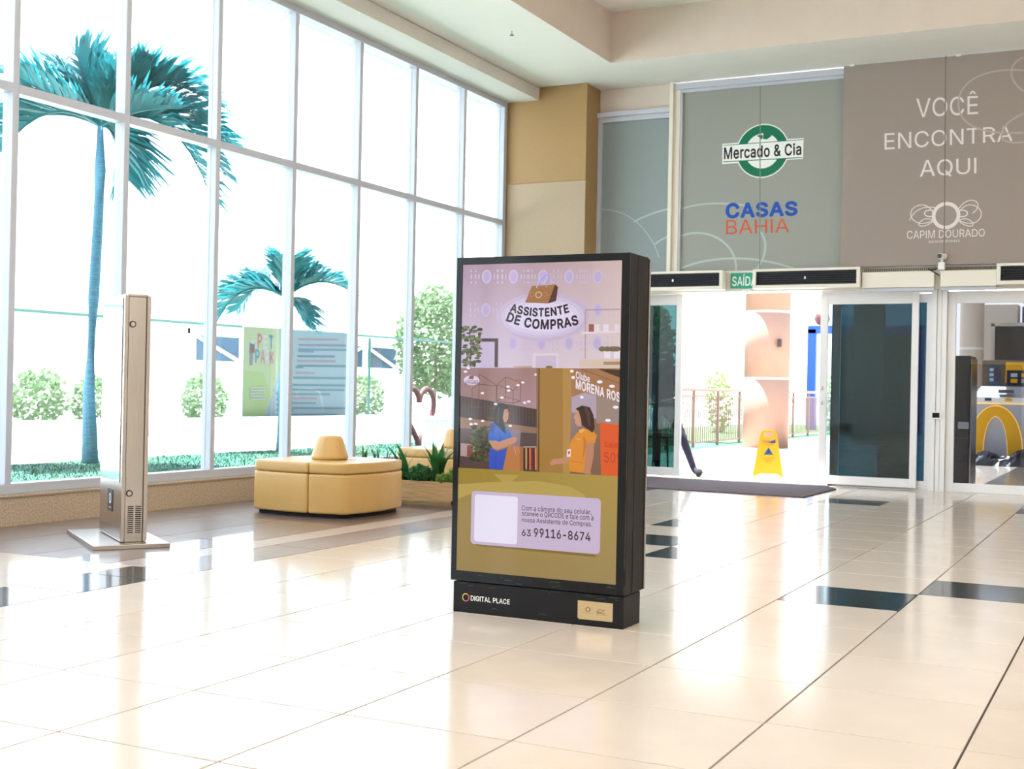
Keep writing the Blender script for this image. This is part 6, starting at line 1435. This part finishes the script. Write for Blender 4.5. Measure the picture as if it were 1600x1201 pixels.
leafball('fern', -3.80, 5.86, .235, .10, .07, .06, 700, .035, 'leaf', 'dark green low clump left of the middle fern', group='low ground-cover plants in the planter')
# sprinkler + wall dot
t = thing('sprinkler', 'small metal sprinkler head under the white ceiling', 'sprinkler', (-3.714, 7.81, 4.735))
MB().tube([(0, 0, .024), (0, 0, -.02)], .008).build('stem', M['steel'], t); MB().tube([(0, 0, -.02), (0, 0, -.024)], .022, 12).build('deflector', M['steel_dark'], t)

# ------------------------------------------------------------------ unseen lamps added to brighten the hall (inside the raised tray)
for n, (x, y) in enumerate([(x, y) for x in (-1.2, 1.8, 4.8) for y in (-6.5, -3.0, 0.5, 4.0)]):
    row = ['fourth', 'third', 'second', 'first'][n % 4]; cl = ['window side', 'middle', 'far side from the windows'][n//4]
    t = thing('added_light', 'unseen square added light, %s row from the doors, %s' % (row, cl), 'added light', (x, y, 5.33), group='unseen lights added in the tray')
    MB().box(-.33, -.33, -.03, .33, .33, -.001).build('frame', M['white'], t, bevel=.004)
    MB().box(-.30, -.30, -.034, .30, .30, -.031).build('diffuser', M['fill_lamp'], t)

# ------------------------------------------------------------------ outdoors
struct('ground_lawn', MB().box(-10.3, -14, -.4, -5.152, 40, -.02), M['grass'])
gb = MB()
q = random.Random(5)
for k in range(26000):
    x = q.uniform(-10.3, -7.6) if q.random() < .6 else q.uniform(-7.6, -5.6); y = q.uniform(0, 17); h = q.uniform(.015, .05); a = q.uniform(0, 6.28)
    c_, s_ = math.cos(a)*.006, math.sin(a)*.006
    gb.add([(x-c_, y-s_, -.02), (x+c_, y+s_, -.02), (x+q.uniform(-.03, .03), y+q.uniform(-.03, .03), -.02+h)], [(0, 1, 2)])
tag(gb.build('grass', M['grass']), 'short green lawn strip outside the windows', 'grass', kind='stuff')
struct('ground_paving', MB().box(-120, -60, -.45, -10.302, 150, -.03), M['paving'])
struct('ground_terrace', MB().box(-5.15, 10.9, -.4, 14, 34, -.004), M['tile'])
struct('ground_field', MB().box(-10.3, 40.002, -.5, 60, 150, -.05).box(-5.15, 34.002, -.5, 60, 40, -.05), M['paving'])

# curb wall and mesh fence
w_ = MB().box(-15.6, -8, -.03, -15.4, 60, .30).build('garden_wall', M['white_wall']); tag(w_, 'low white wall at the foot of the green fence', 'wall')
f_ = thing('mesh_fence', 'thin green steel fence with a long top rail beyond the lawn', 'fence', (-16, 0, 0))
MB().tube([(0, -8, 2.27), (0, 12, 2.28), (0, 24, 2.34), (0, 40, 2.42)], .035, 6).build('top_rail', M['green_steel'], f_)
for y in (-6, 3.5, 24.15, 38): MB().tube([(0, y, -.03), (0, y, 2.3)], .035, 6).build('post', M['green_steel'], f_)
b_ = MB().box(-15.93, 18.83, .11, -15.90, 23.16, 2.37).build('fence_banner', M['white'])
art('print', BANNER_ART, lambda u, v, h: (-15.898+h, u, v), 4e-4, M['banner_print'], b_, ((176, 206, 216), [(18.83, .11), (23.16, .11), (23.16, 2.37), (18.83, 2.32)]))
tag(b_, 'green and pale blue PET PARK rules banner on the fence', 'banner')
# braced slate screens behind the fence
t = thing('braced_screen', 'slate blue screen band with white posts and cross braces beyond the fence', 'screen', (-20, 21.8, 0))
for k in range(5):
    y0 = k*2.03
    MB().box(0, y0+.12, 1.62, .05, y0+1.92, 2.28).build('sheet', M['slate'], t)
    MB().box(.0, y0-.10, -.03, .12, y0+.10, 2.45).build('post', M['white_wall'], t)
    d = 1 if k % 2 else -1
    MB().tube([(.10, y0+1.0-d*.85, 1.65), (.10, y0+1.0+d*.85, 2.25)], .05, 6).build('brace', M['white_wall'], t)
MB().box(0, -.1, 2.30, .1, 10.3, 2.46).build('rail', M['white_wall'], t)

# palms
RV = Vector((.894, .448, 0)); FV = Vector((-.448, .894, 0))
def palm(loc, lab, fr, trunk_pts, tr, ls):
    t = thing('palm_tree', lab, 'palm tree', (loc[0], loc[1], -.03), group='palm trees on the lawn')
    base = Vector((loc[0], loc[1], -.03)); crown = Vector(trunk_pts[-1])
    tb = MB().tube(trunk_pts, tr, 12)
    tb.build('trunk', M['trunk'], t, smooth=True)
    q = random.Random(int(loc[1]*10))
    for (c1, c2, dp) in fr:
        P0 = crown; P1 = crown+RV*c1[0]+Vector((0, 0, c1[1]))+FV*dp*.5; P2 = crown+RV*c2[0]+Vector((0, 0, c2[1]))+FV*dp
        mb = MB(); n = 46; pts = []
        B = lambda s: P0*(1-s)**2+P1*2*s*(1-s)+P2*s*s
        mb.tube([B(s/8) for s in range(9)], [.018*(1-s/9)+.004 for s in range(9)], 5)
        for k in range(n):
            s = .10+.90*k/n; p = B(s); d = (B(min(1, s+.02))-B(s-.02)).normalized()
            side = d.cross(Vector((0, 0, 1)));
            if side.length < .2: side = d.cross(FV)
            side.normalize(); upv = side.cross(d).normalized()
            L = ls*(.45+1.1*math.sin(math.pi*min(1, s*.85+.12)))*q.uniform(.8, 1.1)
            for sg in (-1, 1):
                o = (side*sg*.62+d*.75+upv*q.uniform(.15, .55)).normalized()
                m_ = p+o*L*.5; e = p+o*L*.93+Vector((0, 0, -.18*L)); ww = d*(.026+.014*q.random())
                mb.add([p-ww*.6, p+ww*.6, m_+ww, m_-ww, e], [(0, 1, 2, 3), (3, 2, 4)])
        mb.build('frond', M['palm_leaf'], t)
    for o in t.children:
        o.matrix_parent_inverse = Matrix.Translation(-base)
    # fold the offset into the meshes so parts sit under their thing
    for o in t.children:
        o.data.transform(Matrix.Translation(-base)); o.matrix_parent_inverse = Matrix.Identity(4)
    return t
F1 = [((-.70, .50), (-1.25, -.45), -.3), ((-.65, .55), (-1.35, .15), .3), ((-.25, .45), (-.70, .85), .2), ((-.10, .5), (-.30, .98), -.2), ((.05, .5), (.12, .95), .3),
      ((.70, 1.05), (1.60, .35), .2), ((.8, .8), (1.75, -.15), .5), ((1.05, .55), (1.65, -1.05), -.2), ((.65, .25), (1.25, .15), -.5), ((.30, .1), (.38, -.75), .1), ((.30, .50), (.75, .75), -.2), ((-.5, .35), (-.95, .5), -.8), ((-.75, .40), (-1.55, -.15), .1), ((.55, .75), (1.15, .65), .0), ((1.0, .75), (1.75, -.65), .15), ((.15, .1), (.22, -.55), .3), ((-.55, .6), (-1.1, .62), .1), ((.4, .45), (.55, .35), .9)]
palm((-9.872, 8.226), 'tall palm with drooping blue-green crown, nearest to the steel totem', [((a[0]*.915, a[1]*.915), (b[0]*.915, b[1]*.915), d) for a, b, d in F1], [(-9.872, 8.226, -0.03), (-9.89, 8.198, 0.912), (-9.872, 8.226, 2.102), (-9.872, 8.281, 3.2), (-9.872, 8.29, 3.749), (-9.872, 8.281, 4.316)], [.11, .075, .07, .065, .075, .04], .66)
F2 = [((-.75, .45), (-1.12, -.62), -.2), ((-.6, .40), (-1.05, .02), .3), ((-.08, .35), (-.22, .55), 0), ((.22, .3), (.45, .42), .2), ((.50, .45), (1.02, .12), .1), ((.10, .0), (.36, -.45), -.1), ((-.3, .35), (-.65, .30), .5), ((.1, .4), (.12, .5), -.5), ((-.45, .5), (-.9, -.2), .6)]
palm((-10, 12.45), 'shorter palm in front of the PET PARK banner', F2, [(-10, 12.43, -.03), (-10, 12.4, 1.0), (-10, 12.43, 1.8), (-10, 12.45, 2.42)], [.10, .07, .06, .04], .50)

# heart sculpture and white bench
t = thing('heart_sculpture', 'maroon heart-shaped steel loop standing on the lawn', 'sculpture', (-9, 14.75, -.02))
hp = []
for k in range(41):
    a = 2*math.pi*k/40; X_ = 16*math.sin(a)**3/16; Z_ = (13*math.cos(a)-5*math.cos(2*a)-2*math.cos(3*a)-math.cos(4*a))/16
    hp.append((0, X_*.50+.22, .62+Z_*.55))
MB().tube(hp, .05, 8, cap=False).build('loop', M['rust'], t, smooth=True)
t = thing('picket_barrier', 'low white slatted barrier in front of the heart sculpture', 'barrier', (-8.55, 14.78, -.02))
MB().box(-.03, -.45, .50, .03, .42, .57).build('rail', M['white_wall'], t)
for k in range(6): MB().box(-.02, -.43+k*.155, 0, .02, -.35+k*.155, .50).build('slat', M['white_wall'], t)

# trees and hedges beyond
bk = 'shrubs and trees beyond the fence'
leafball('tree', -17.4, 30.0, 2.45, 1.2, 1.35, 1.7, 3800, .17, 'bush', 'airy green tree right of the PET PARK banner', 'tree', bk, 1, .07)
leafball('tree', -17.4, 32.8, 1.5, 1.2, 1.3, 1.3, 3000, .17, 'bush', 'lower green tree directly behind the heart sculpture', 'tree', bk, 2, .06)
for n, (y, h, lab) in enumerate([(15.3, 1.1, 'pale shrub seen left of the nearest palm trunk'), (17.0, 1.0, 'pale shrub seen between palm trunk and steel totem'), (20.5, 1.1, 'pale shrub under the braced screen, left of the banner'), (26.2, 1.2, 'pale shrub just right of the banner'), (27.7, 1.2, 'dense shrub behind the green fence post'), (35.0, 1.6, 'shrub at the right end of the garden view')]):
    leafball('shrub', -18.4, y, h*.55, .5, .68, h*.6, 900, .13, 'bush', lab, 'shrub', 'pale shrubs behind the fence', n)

# entrance terrace: round column, railing, blue frame, wet floor sign
t = thing('round_column', 'large peach round column standing on the terrace outside the open door', 'column', (-4.45, 20.6, 0))
for z0, z1 in ((0, 1.32), (1.36, 2.62), (2.66, 5.2)): MB().lathe([(.44, z0), (.44, z1)], 40).build('drum', M['outcol'], t, smooth=False)
for z in (1.32, 2.62): MB().lathe([(.432, z), (.432, z+.04)], 40).build('joint', M['white_wall'], t)
MB().box(.30, -.40, 1.95, .38, -.34, 2.1).build('socket', M['steel_dark'], t)
for o in t.children:
    if o.name.startswith('drum'):
        for p in o.data.polygons: p.use_smooth = len(p.vertices) == 4
t = thing('round_column', 'second round column on the terrace, seen through the tinted right door leaf', 'column', (-3.15, 24, 0))
for z0, z1 in ((0, 1.9), (1.94, 5.2)): MB().lathe([(.33, z0), (.33, z1)], 28).build('drum', M['outcol'], t)
MB().lathe([(.32, 1.9), (.32, 1.94)], 28).build('joint', M['white_wall'], t)
t = thing('terrace_railing', 'brown steel baluster railing along the left edge of the terrace', 'railing', (-5.4, 11.5, 0))
MB().tube([(0, 0, 1.09), (0, 20, 1.10)], .03, 8).build('top_rail', M['rail'], t)
MB().box(-.015, 0, .96, .015, 20, .99).build('rail', M['rail'], t); MB().box(-.015, 0, .08, .015, 20, .11).build('rail', M['rail'], t)
b0 = MB().box(-.009, -.009, .11, .009, .009, .96).build('baluster', M['rail'], t); b0.location = (0, .13, 0)
for k in range(1, 152):
    o = b0.copy(); col.objects.link(o); o.location = (0, .13+k*.13, 0)
for k in range(14):
    MB().box(-.025, k*1.5-.025, 0, .025, k*1.5+.025, 1.07).build('post', M['rail'], t)
t = thing('blue_frame', 'bright blue steel gantry with a pink ball on top far beyond the railing', 'gantry', (-6.75, 34, 0))
MB().box(-.13, -.1, .3, .13, .1, 3.0).build('post', M['blue'], t, bevel=.01)
MB().box(-.13, -.1, 2.86, 3.2, .1, 3.1).build('beam', M['blue'], t, bevel=.01)
MB().box(2.95, -.1, 0, 3.2, .1, 2.86).build('post', M['blue'], t, bevel=.01)
MB().box(.85, .0, .02, 2.94, .06, 2.85).build('dark_sheet', M['dark_sheet'], t)
MB().lathe([(.03, 3.1), (.16, 3.14), (.24, 3.28), (.20, 3.44), (.08, 3.52)], 16, (.28, 0)).build('ball', M['rust'], t, smooth=True)
MB().box(-.13, -.1, 0, .13, .1, .3).build('foot', M['blue'], t)

t = thing('wet_floor_sign', 'yellow folding wet floor sign standing just outside the open door', 'sign', (-2.0, 11.78, 0), .32)
def sheet(yb, yt, th, flip):
    mb = MB(); s = []
    zt = .585
    out_ = [(-.185, 0), (-.10, .045), (.10, .045), (.185, 0), (.105, .53), (.075, .585), (-.075, .585), (-.105, .53)]
    P = lambda x, z, o: (x, yb+(yt-yb)*z/zt+o, z)
    hole = [(-.05, .50), (.05, .50), (.06, .525), (.045, .555), (-.045, .555), (-.06, .525)]
    bm = bmesh.new()
    def loop(pts, o): return [bm.verts.new(P(x, z, o)) for x, z in pts]
    a = loop(out_, 0); h = loop(hole, 0)
    ed = [bm.edges.new((a[i], a[(i+1) % len(a)])) for i in range(len(a))]+[bm.edges.new((h[i], h[(i+1) % len(h)])) for i in range(len(h))]
    bmesh.ops.triangle_fill(bm, use_beauty=True, edges=ed)
    g_ = bmesh.ops.extrude_face_region(bm, geom=list(bm.faces))
    for v in [e for e in g_['geom'] if isinstance(e, bmesh.types.BMVert)]: v.co.y += th
    bmesh.ops.recalc_face_normals(bm, faces=list(bm.faces))
    me = bpy.data.meshes.new('panel'); bm.to_mesh(me); bm.free(); me.materials.append(M['yellow'])
    o = bpy.data.objects.new('panel', me); col.objects.link(o); o.parent = t
sheet(-.12, -.012, .01, 1); sheet(.14, .004, .01, 1)
inner = lambda u, v, h: (u, -.12+.108*v/.585-.002-h, v)
art('print', [('q', (30, 40, 90), 'Cuidado', .02, [(-.075, .43), (.07, .43), (.07, .46), (-.075, .46)]), ('p', (20, 50, 110), [(.0, .425), (.085, .425), (.085, .475)]),
              ('q', (120, 90, 30), 'PISO MOLHADO', .01, [(-.06, .395), (.06, .395), (.06, .41), (-.06, .41)]),
              ('p', (16, 70, 110), [(-.06, .28), (.06, .28), (0, .375)]), ('p', (10, 30, 50), [(-.02, .30), (.02, .31), (.0, .35)]),
              ('q', (110, 80, 20), 'WET FLOOR', .01, [(-.075, .235), (.075, .235), (.075, .25), (-.075, .25)]), ('q', (110, 80, 20), 'CUIDADO', .01, [(-.05, .205), (.05, .205), (.05, .22), (-.05, .22)]), ('q', (110, 80, 20), 'PISO', .01, [(-.03, .175), (.03, .175), (.03, .19), (-.03, .19)])], inner, 1e-4, M['print'], t)

# greenery seen through the doors
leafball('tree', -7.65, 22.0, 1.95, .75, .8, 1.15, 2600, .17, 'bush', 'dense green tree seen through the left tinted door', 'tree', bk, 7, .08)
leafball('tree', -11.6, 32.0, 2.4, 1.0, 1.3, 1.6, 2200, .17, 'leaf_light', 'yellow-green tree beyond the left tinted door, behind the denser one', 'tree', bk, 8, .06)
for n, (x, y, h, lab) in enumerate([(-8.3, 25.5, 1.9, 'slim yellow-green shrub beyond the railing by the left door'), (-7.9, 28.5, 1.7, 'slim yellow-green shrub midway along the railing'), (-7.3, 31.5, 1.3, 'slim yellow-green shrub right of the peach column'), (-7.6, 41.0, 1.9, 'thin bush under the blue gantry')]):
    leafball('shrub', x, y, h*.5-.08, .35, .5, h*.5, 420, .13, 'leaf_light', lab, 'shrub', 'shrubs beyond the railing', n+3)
g2 = struct('ground_verge', MB().box(-9.4, 22, -.019, -5.6, 40, .0), M['verge'])

# covered wing seen through the right doors
struct('ceiling_wing', MB().box(-.2, 11.2, 3.1, 14, 36, 3.3), M['ceil'])
t = thing('wing_column', 'round beige column inside the covered wing behind the right glass door', 'column', (-.58, 20, 0), group=None)
for z0, z1 in ((0, 1.9), (1.94, 3.4)): MB().lathe([(.205, z0), (.205, z1)], 28).build('drum', M['wall_beige'], t)
MB().lathe([(.20, 1.9), (.20, 1.94)], 28).build('joint', M['white_wall'], t)
t = thing('wing_pillar', 'pale square pillar beside the dark shopfront in the covered wing', 'column', (-.62, 26, 0))
MB().box(-.45, -.3, 0, .30, .3, 3.1).build('shaft', M['wall_beige'], t, bevel=.01)
struct('wall_wing', MB().box(-.3, 26.5, 0, 14, 26.8, 3.1), M['slate'])
t = thing('shopfront', 'dark glazed shopfront in the covered wing above the counter', 'shopfront', (.9, 22.5, 0))
MB().box(-1.35, 0, 0, 3, .06, 2.45).build('pane', M['bezel'], t); MB().box(-1.42, -.02, 0, -1.35, .08, 2.5).build('frame', M['steel'], t); MB().box(-1.42, -.02, 2.45, 3, .08, 2.52).build('frame', M['steel'], t)

YK = 17.5
t = thing('food_counter', 'pale grey fast food counter with a backlit golden arch', 'counter', (.45, YK, 0))
MB().box(-.78, .02, 0, 1.5, .7, .95).build('body', M['counter'], t, bevel=.01)
MB().box(-.78, 0, .950, 1.5, .72, .968).build('light_strip', M['warm_led'], t)
MB().box(-.74, .0, .97, 1.5, .7, 1.06).build('worktop', M['white'], t, bevel=.01)
sl = MB().add([(-.70, .05, 1.062), (1.5, .05, 1.062), (1.5, .35, 1.235), (-.62, .35, 1.235), (-.70, .6, 1.062), (1.5, .6, 1.062)], [(0, 1, 2, 3), (3, 2, 5, 4), (0, 3, 4), (1, 5, 2)]); sl.build('hood', M['counter'], t)
MB().box(-.32, .02, 1.13, -.10, .13, 1.18).build('display', M['bronze'], t)
for k in range(5):
    MB().box(-.52+k*.30, -.012, 1.0, -.42+k*.30, -.001, 1.05).build('product_picture', [M['slate'], M['gold'], M['rust'], M['white'], M['slate']][k], t)
# arch: thick band between an outer and an inner arc
def archpts(w, h, zb):
    return [(-w*math.cos(math.pi*k/24)*1.0, zb+h*math.sin(math.pi*k/24)**.8) for k in range(25)]
def arch(mb, xo, wo, ho, wi, hi, zb, y0, y1):
    o = archpts(wo, ho, zb); i = archpts(wi, hi, zb); n = len(o); v = []
    for y in (y0, y1): v += [(xo+a, y, b) for a, b in o]+[(xo+a, y, b) for a, b in i]
    f = []
    for k in range(n-1):
        f += [(k, k+1, n+k+1, n+k), (2*n+k, 3*n+k, 3*n+k+1, 2*n+k+1), (k, 2*n+k, 2*n+k+1, k+1), (n+k, n+k+1, 3*n+k+1, 3*n+k)]
    f += [(0, n, 3*n, 2*n), (n-1, 3*n-1, 4*n-1, 2*n-1)]
    mb.add(v, f)
a_ = MB(); arch(a_, -.35, .40, .86, .19, .70, .06, -.045, -.02); ar = a_.build('golden_arch', M['gold'], t)
a_ = MB(); arch(a_, -.35, .415, .875, .18, .69, .06, -.015, .015); a_.build('arch_glow', M['warm_led'], t)
t = thing('menu_board', 'bronze-framed menu board with small dark pictures above the counter', 'menu board', (.45, YK+.45, 0))
MB().box(-.62, 0, 1.236, 1.5, .06, 1.66).build('frame', M['bronze'], t, bevel=.01)
MB().box(-.40, -.01, 1.24, -.32, -.001, 1.64).build('divider', M['bronze'], t)
MB().box(-.26, -.01, 1.30, 1.4, -.001, 1.63).build('back_panel', M['gold'], t)
MB().box(-.52, -.02, 1.26, -.34, -.011, 1.58).build('menu_screen', M['slate'], t)
MB().box(-.24, -.03, 1.26, .9, -.011, 1.50).build('menu_screen', M['fins'], t)
for k in range(6): MB().box(-.50+(k % 2)*.08, -.03, 1.32+(k//2)*.08, -.44+(k % 2)*.08, -.021, 1.37+(k//2)*.08).build('menu_picture', M['rust'] if k % 2 else M['counter'], t)
for k in range(6): MB().box(-.18+(k % 3)*.16, -.04, 1.30+(k//3)*.09, -.08+(k % 3)*.16, -.031, 1.36+(k//3)*.09).build('menu_picture', M['counter'] if k % 2 else M['gold'], t)
# crumpled black sheeting in front of the counter
bm = bmesh.new(); n_ = 36; m_ = 8; grid = []
q = random.Random(9)
for i in range(n_+1):
    row = []
    for j in range(m_+1):
        u = i/n_; v = j/m_; hgt = math.sin(math.pi*v)*(.17+.08*math.sin(u*17)+.05*q.random())*min(1, u*6)
        row.append(bm.verts.new((u*2.1+q.uniform(-.02, .02), -.22+v*.42+q.uniform(-.02, .02), max(.0, hgt)+q.uniform(0, .03)*(0 < j < m_))))
    grid.append(row)
for i in range(n_):
    for j in range(m_): bm.faces.new((grid[i][j], grid[i+1][j], grid[i+1][j+1], grid[i][j+1]))
me = bpy.data.meshes.new('plastic_sheet'); bm.to_mesh(me); bm.free(); me.materials.append(M['bag'])
o = bpy.data.objects.new('plastic_sheet', me); col.objects.link(o); o.location = (-.32, 17.15, .0)
tag(o, 'crumpled black plastic sheet lying in front of the golden arch counter', 'plastic sheet')
# black machine just behind the right door
t = thing('self_service_kiosk', 'tall glossy black kiosk standing right behind the right glass door', 'kiosk', (.315, 11.6, 0))
MB().box(-.12, 0, 0, .10, .5, 1.53).build('body', M['bezel'], t, bevel=.01)
MB().box(.101, .0, .02, .115, .5, 1.5).build('side_trim', M['steel'], t)
MB().box(-.03, -.012, .68, .09, -.001, .76).build('label_plate', M['counter'], t)
MB().box(-.12, .0, .55, .10, -.006, .58).build('joint', M['steel_dark'], t)
# bin and chrome handled trolley behind the tinted leaf
t = thing('waste_bin', 'black square bin behind the tinted right leaf of the open door', 'bin', (-.42, 11.55, 0))
MB().box(-.17, -.17, 0, .17, .17, .62).build('body', M['black'], t, bevel=.012); MB().box(-.18, -.18, .625, .18, .18, .66).build('lid', M['black'], t, bevel=.01)
t = thing('steel_chair', 'chrome tubular chair behind the bin and tinted door leaf', 'chair', (-.55, 12.25, 0))
for x in (-.22, .22): MB().tube([(x, .2, 0), (x, .2, .75), (x, .12, .92), (x*.5, .08, .98)], .014).build('frame', M['steel'], t); MB().tube([(x, -.2, 0), (x, -.2, .44)], .014).build('leg', M['steel'], t)
MB().tube([(-.11, .08, .98), (.11, .08, .98)], .014).build('top_rail', M['steel'], t)
MB().box(-.23, -.22, .44, .23, .21, .48).build('seat', M['black_cloth'], t, bevel=.01); MB().box(-.2, .185, .6, .2, .20, .9).build('backrest', M['slate'], t)

# ------------------------------------------------------------------ person behind the left door leaf
def skin_mesh(name, verts, edges, radii, m, parent, sub=2):
    me = bpy.data.meshes.new(name); me.from_pydata([tuple(v) for v in verts], edges, []); me.materials.append(m)
    o = bpy.data.objects.new(name, me); col.objects.link(o)
    md = o.modifiers.new('skin', 'SKIN'); md.use_smooth_shade = True
    for i, r_ in enumerate(radii): me.skin_vertices[0].data[i].radius = r_ if isinstance(r_, tuple) else (r_, r_)
    me.skin_vertices[0].data[0].use_root = True
    sb = o.modifiers.new('sub', 'SUBSURF'); sb.levels = sub; sb.render_levels = sub
    dg = bpy.context.evaluated_depsgraph_get(); dg.update()
    me2 = bpy.data.meshes.new_from_object(o.evaluated_get(dg)); o.modifiers.clear(); o.data = me2; o.parent = parent
    return o
pr = thing('person', 'person in a black top and navy trousers leaning behind the left door leaf', 'person', (-3.24, 11.35, 0))
V_ = [(0, 0, .84), (0, 0, .98), (0, .01, 1.16), (0, .01, 1.27), (0, 0, 1.34), (0, -.005, 1.42), (0, -.015, 1.48),
      (-.16, .01, 1.25), (-.20, .03, 1.02), (-.13, -.14, .90), (-.08, -.20, .90),
      (.15, .01, 1.25), (.18, .03, 1.02), (.13, -.13, .92), (.09, -.19, .93),
      (-.08, 0, .80), (-.09, .01, .45), (-.09, .04, .08), (-.09, -.06, .03),
      (.09, 0, .80), (.30, -.12, .47), (.43, -.06, .09), (.50, -.13, .035)]
E_ = [(0, 1), (1, 2), (2, 3), (3, 4), (4, 5), (5, 6), (3, 7), (7, 8), (8, 9), (9, 10), (3, 11), (11, 12), (12, 13), (13, 14), (0, 15), (15, 16), (16, 17), (17, 18), (0, 19), (19, 20), (20, 21), (21, 22)]
Rd = [(.13, .095), (.12, .085), (.15, .10), (.11, .08), .05, (.075, .088), (.065, .078), .052, .042, .033, .028, .052, .042, .033, .028, .085, .058, .042, .035, .085, .058, .042, .035]
body = skin_mesh('body', V_, E_, Rd, M['black_cloth'], pr)
body.data.materials.append(M['navy']); body.data.materials.append(M['skin'])
for p in body.data.polygons:
    c = p.center
    p.material_index = 2 if (c.z > 1.33 or (c.y < -.12 and .84 < c.z < .97)) else (1 if c.z < .86 else 0)
h_ = MB().lathe([(.03, 1.555), (.07, 1.54), (.088, 1.48), (.09, 1.40), (.10, 1.30), (.085, 1.24)], 16, (0, .028)).build('hair', M['hair'], pr, smooth=True)
for (x, y) in ((-.09, -.03), (.495, -.115)):
    sh = MB().tube([(x-.0, y+.09, .045), (x+.02, y, .05), (x+.05, y-.10, .03)], [.045, .048, .035], 10).build('shoe', M['black_cloth'], pr, smooth=True)
for s in (-1, 1):
    hx, hy, hz = (-.08, -.20, .90) if s < 0 else (.09, -.19, .93)
    for k in range(4):
        MB().tube([(hx+(k-1.5)*.018, hy, hz), (hx+(k-1.5)*.019, hy-.05, hz-.005), (hx+(k-1.5)*.018, hy-.075+abs(k-1.5)*.01, hz-.03)], [.009, .008, .006], 6).build('finger', M['skin'], pr, smooth=True)
    MB().tube([(hx-s*.03, hy+.03, hz), (hx-s*.05, hy-.01, hz+.01), (hx-s*.05, hy-.035, hz)], [.010, .009, .007], 6).build('thumb', M['skin'], pr, smooth=True)
t = thing('terrace_stool', 'dark four-legged stool on the terrace behind the left door leaf', 'stool', (-3.42, 11.75, 0))
MB().box(-.17, -.17, .44, .17, .17, .47).build('seat', M['void'], t, bevel=.01)
for a in (-1, 1):
    for b in (-1, 1): MB().tube([(a*.17, b*.17, 0), (a*.14, b*.14, .44)], .012).build('leg', M['void'], t)

# ------------------------------------------------------------------ sub-parts under the part they sit on
def nest(part, subs):
    for t in [o for o in bpy.data.objects if o.parent is None]:
        ps = [c for c in t.children if c.name.split('.')[0] == part]
        if not ps: continue
        for c in list(t.children):
            if c.name.split('.')[0] in subs:
                p = min(ps, key=lambda q: (sum((Vector(b_) for b_ in q.bound_box), Vector())/8-sum((Vector(b_) for b_ in c.bound_box), Vector())/8).length)
                if p.location.length < 1e-6: c.parent = p
nest('body', ['seam', 'rear_trim', 'label_plate', 'side_trim', 'joint'])
nest('plinth', ['base_lettering', 'brass_plate_']); nest('brass_plate', ['plate_print'])
nest('front_cheek', ['display_panel']); nest('badge', ['emblem']); nest('core', ['vent_slot', 'lock', 'lock_ring'])
nest('menu_screen', ['menu_picture']); nest('hood', ['display']); nest('worktop', ['product_picture'])
nest('housing', ['latch', 'fin', 'recess']); nest('head', ['lens']); nest('frame_', ['x'])
nest('golden_arch', ['arch_glow']); nest('stile', ['lock']); nest('panel_', ['x'])
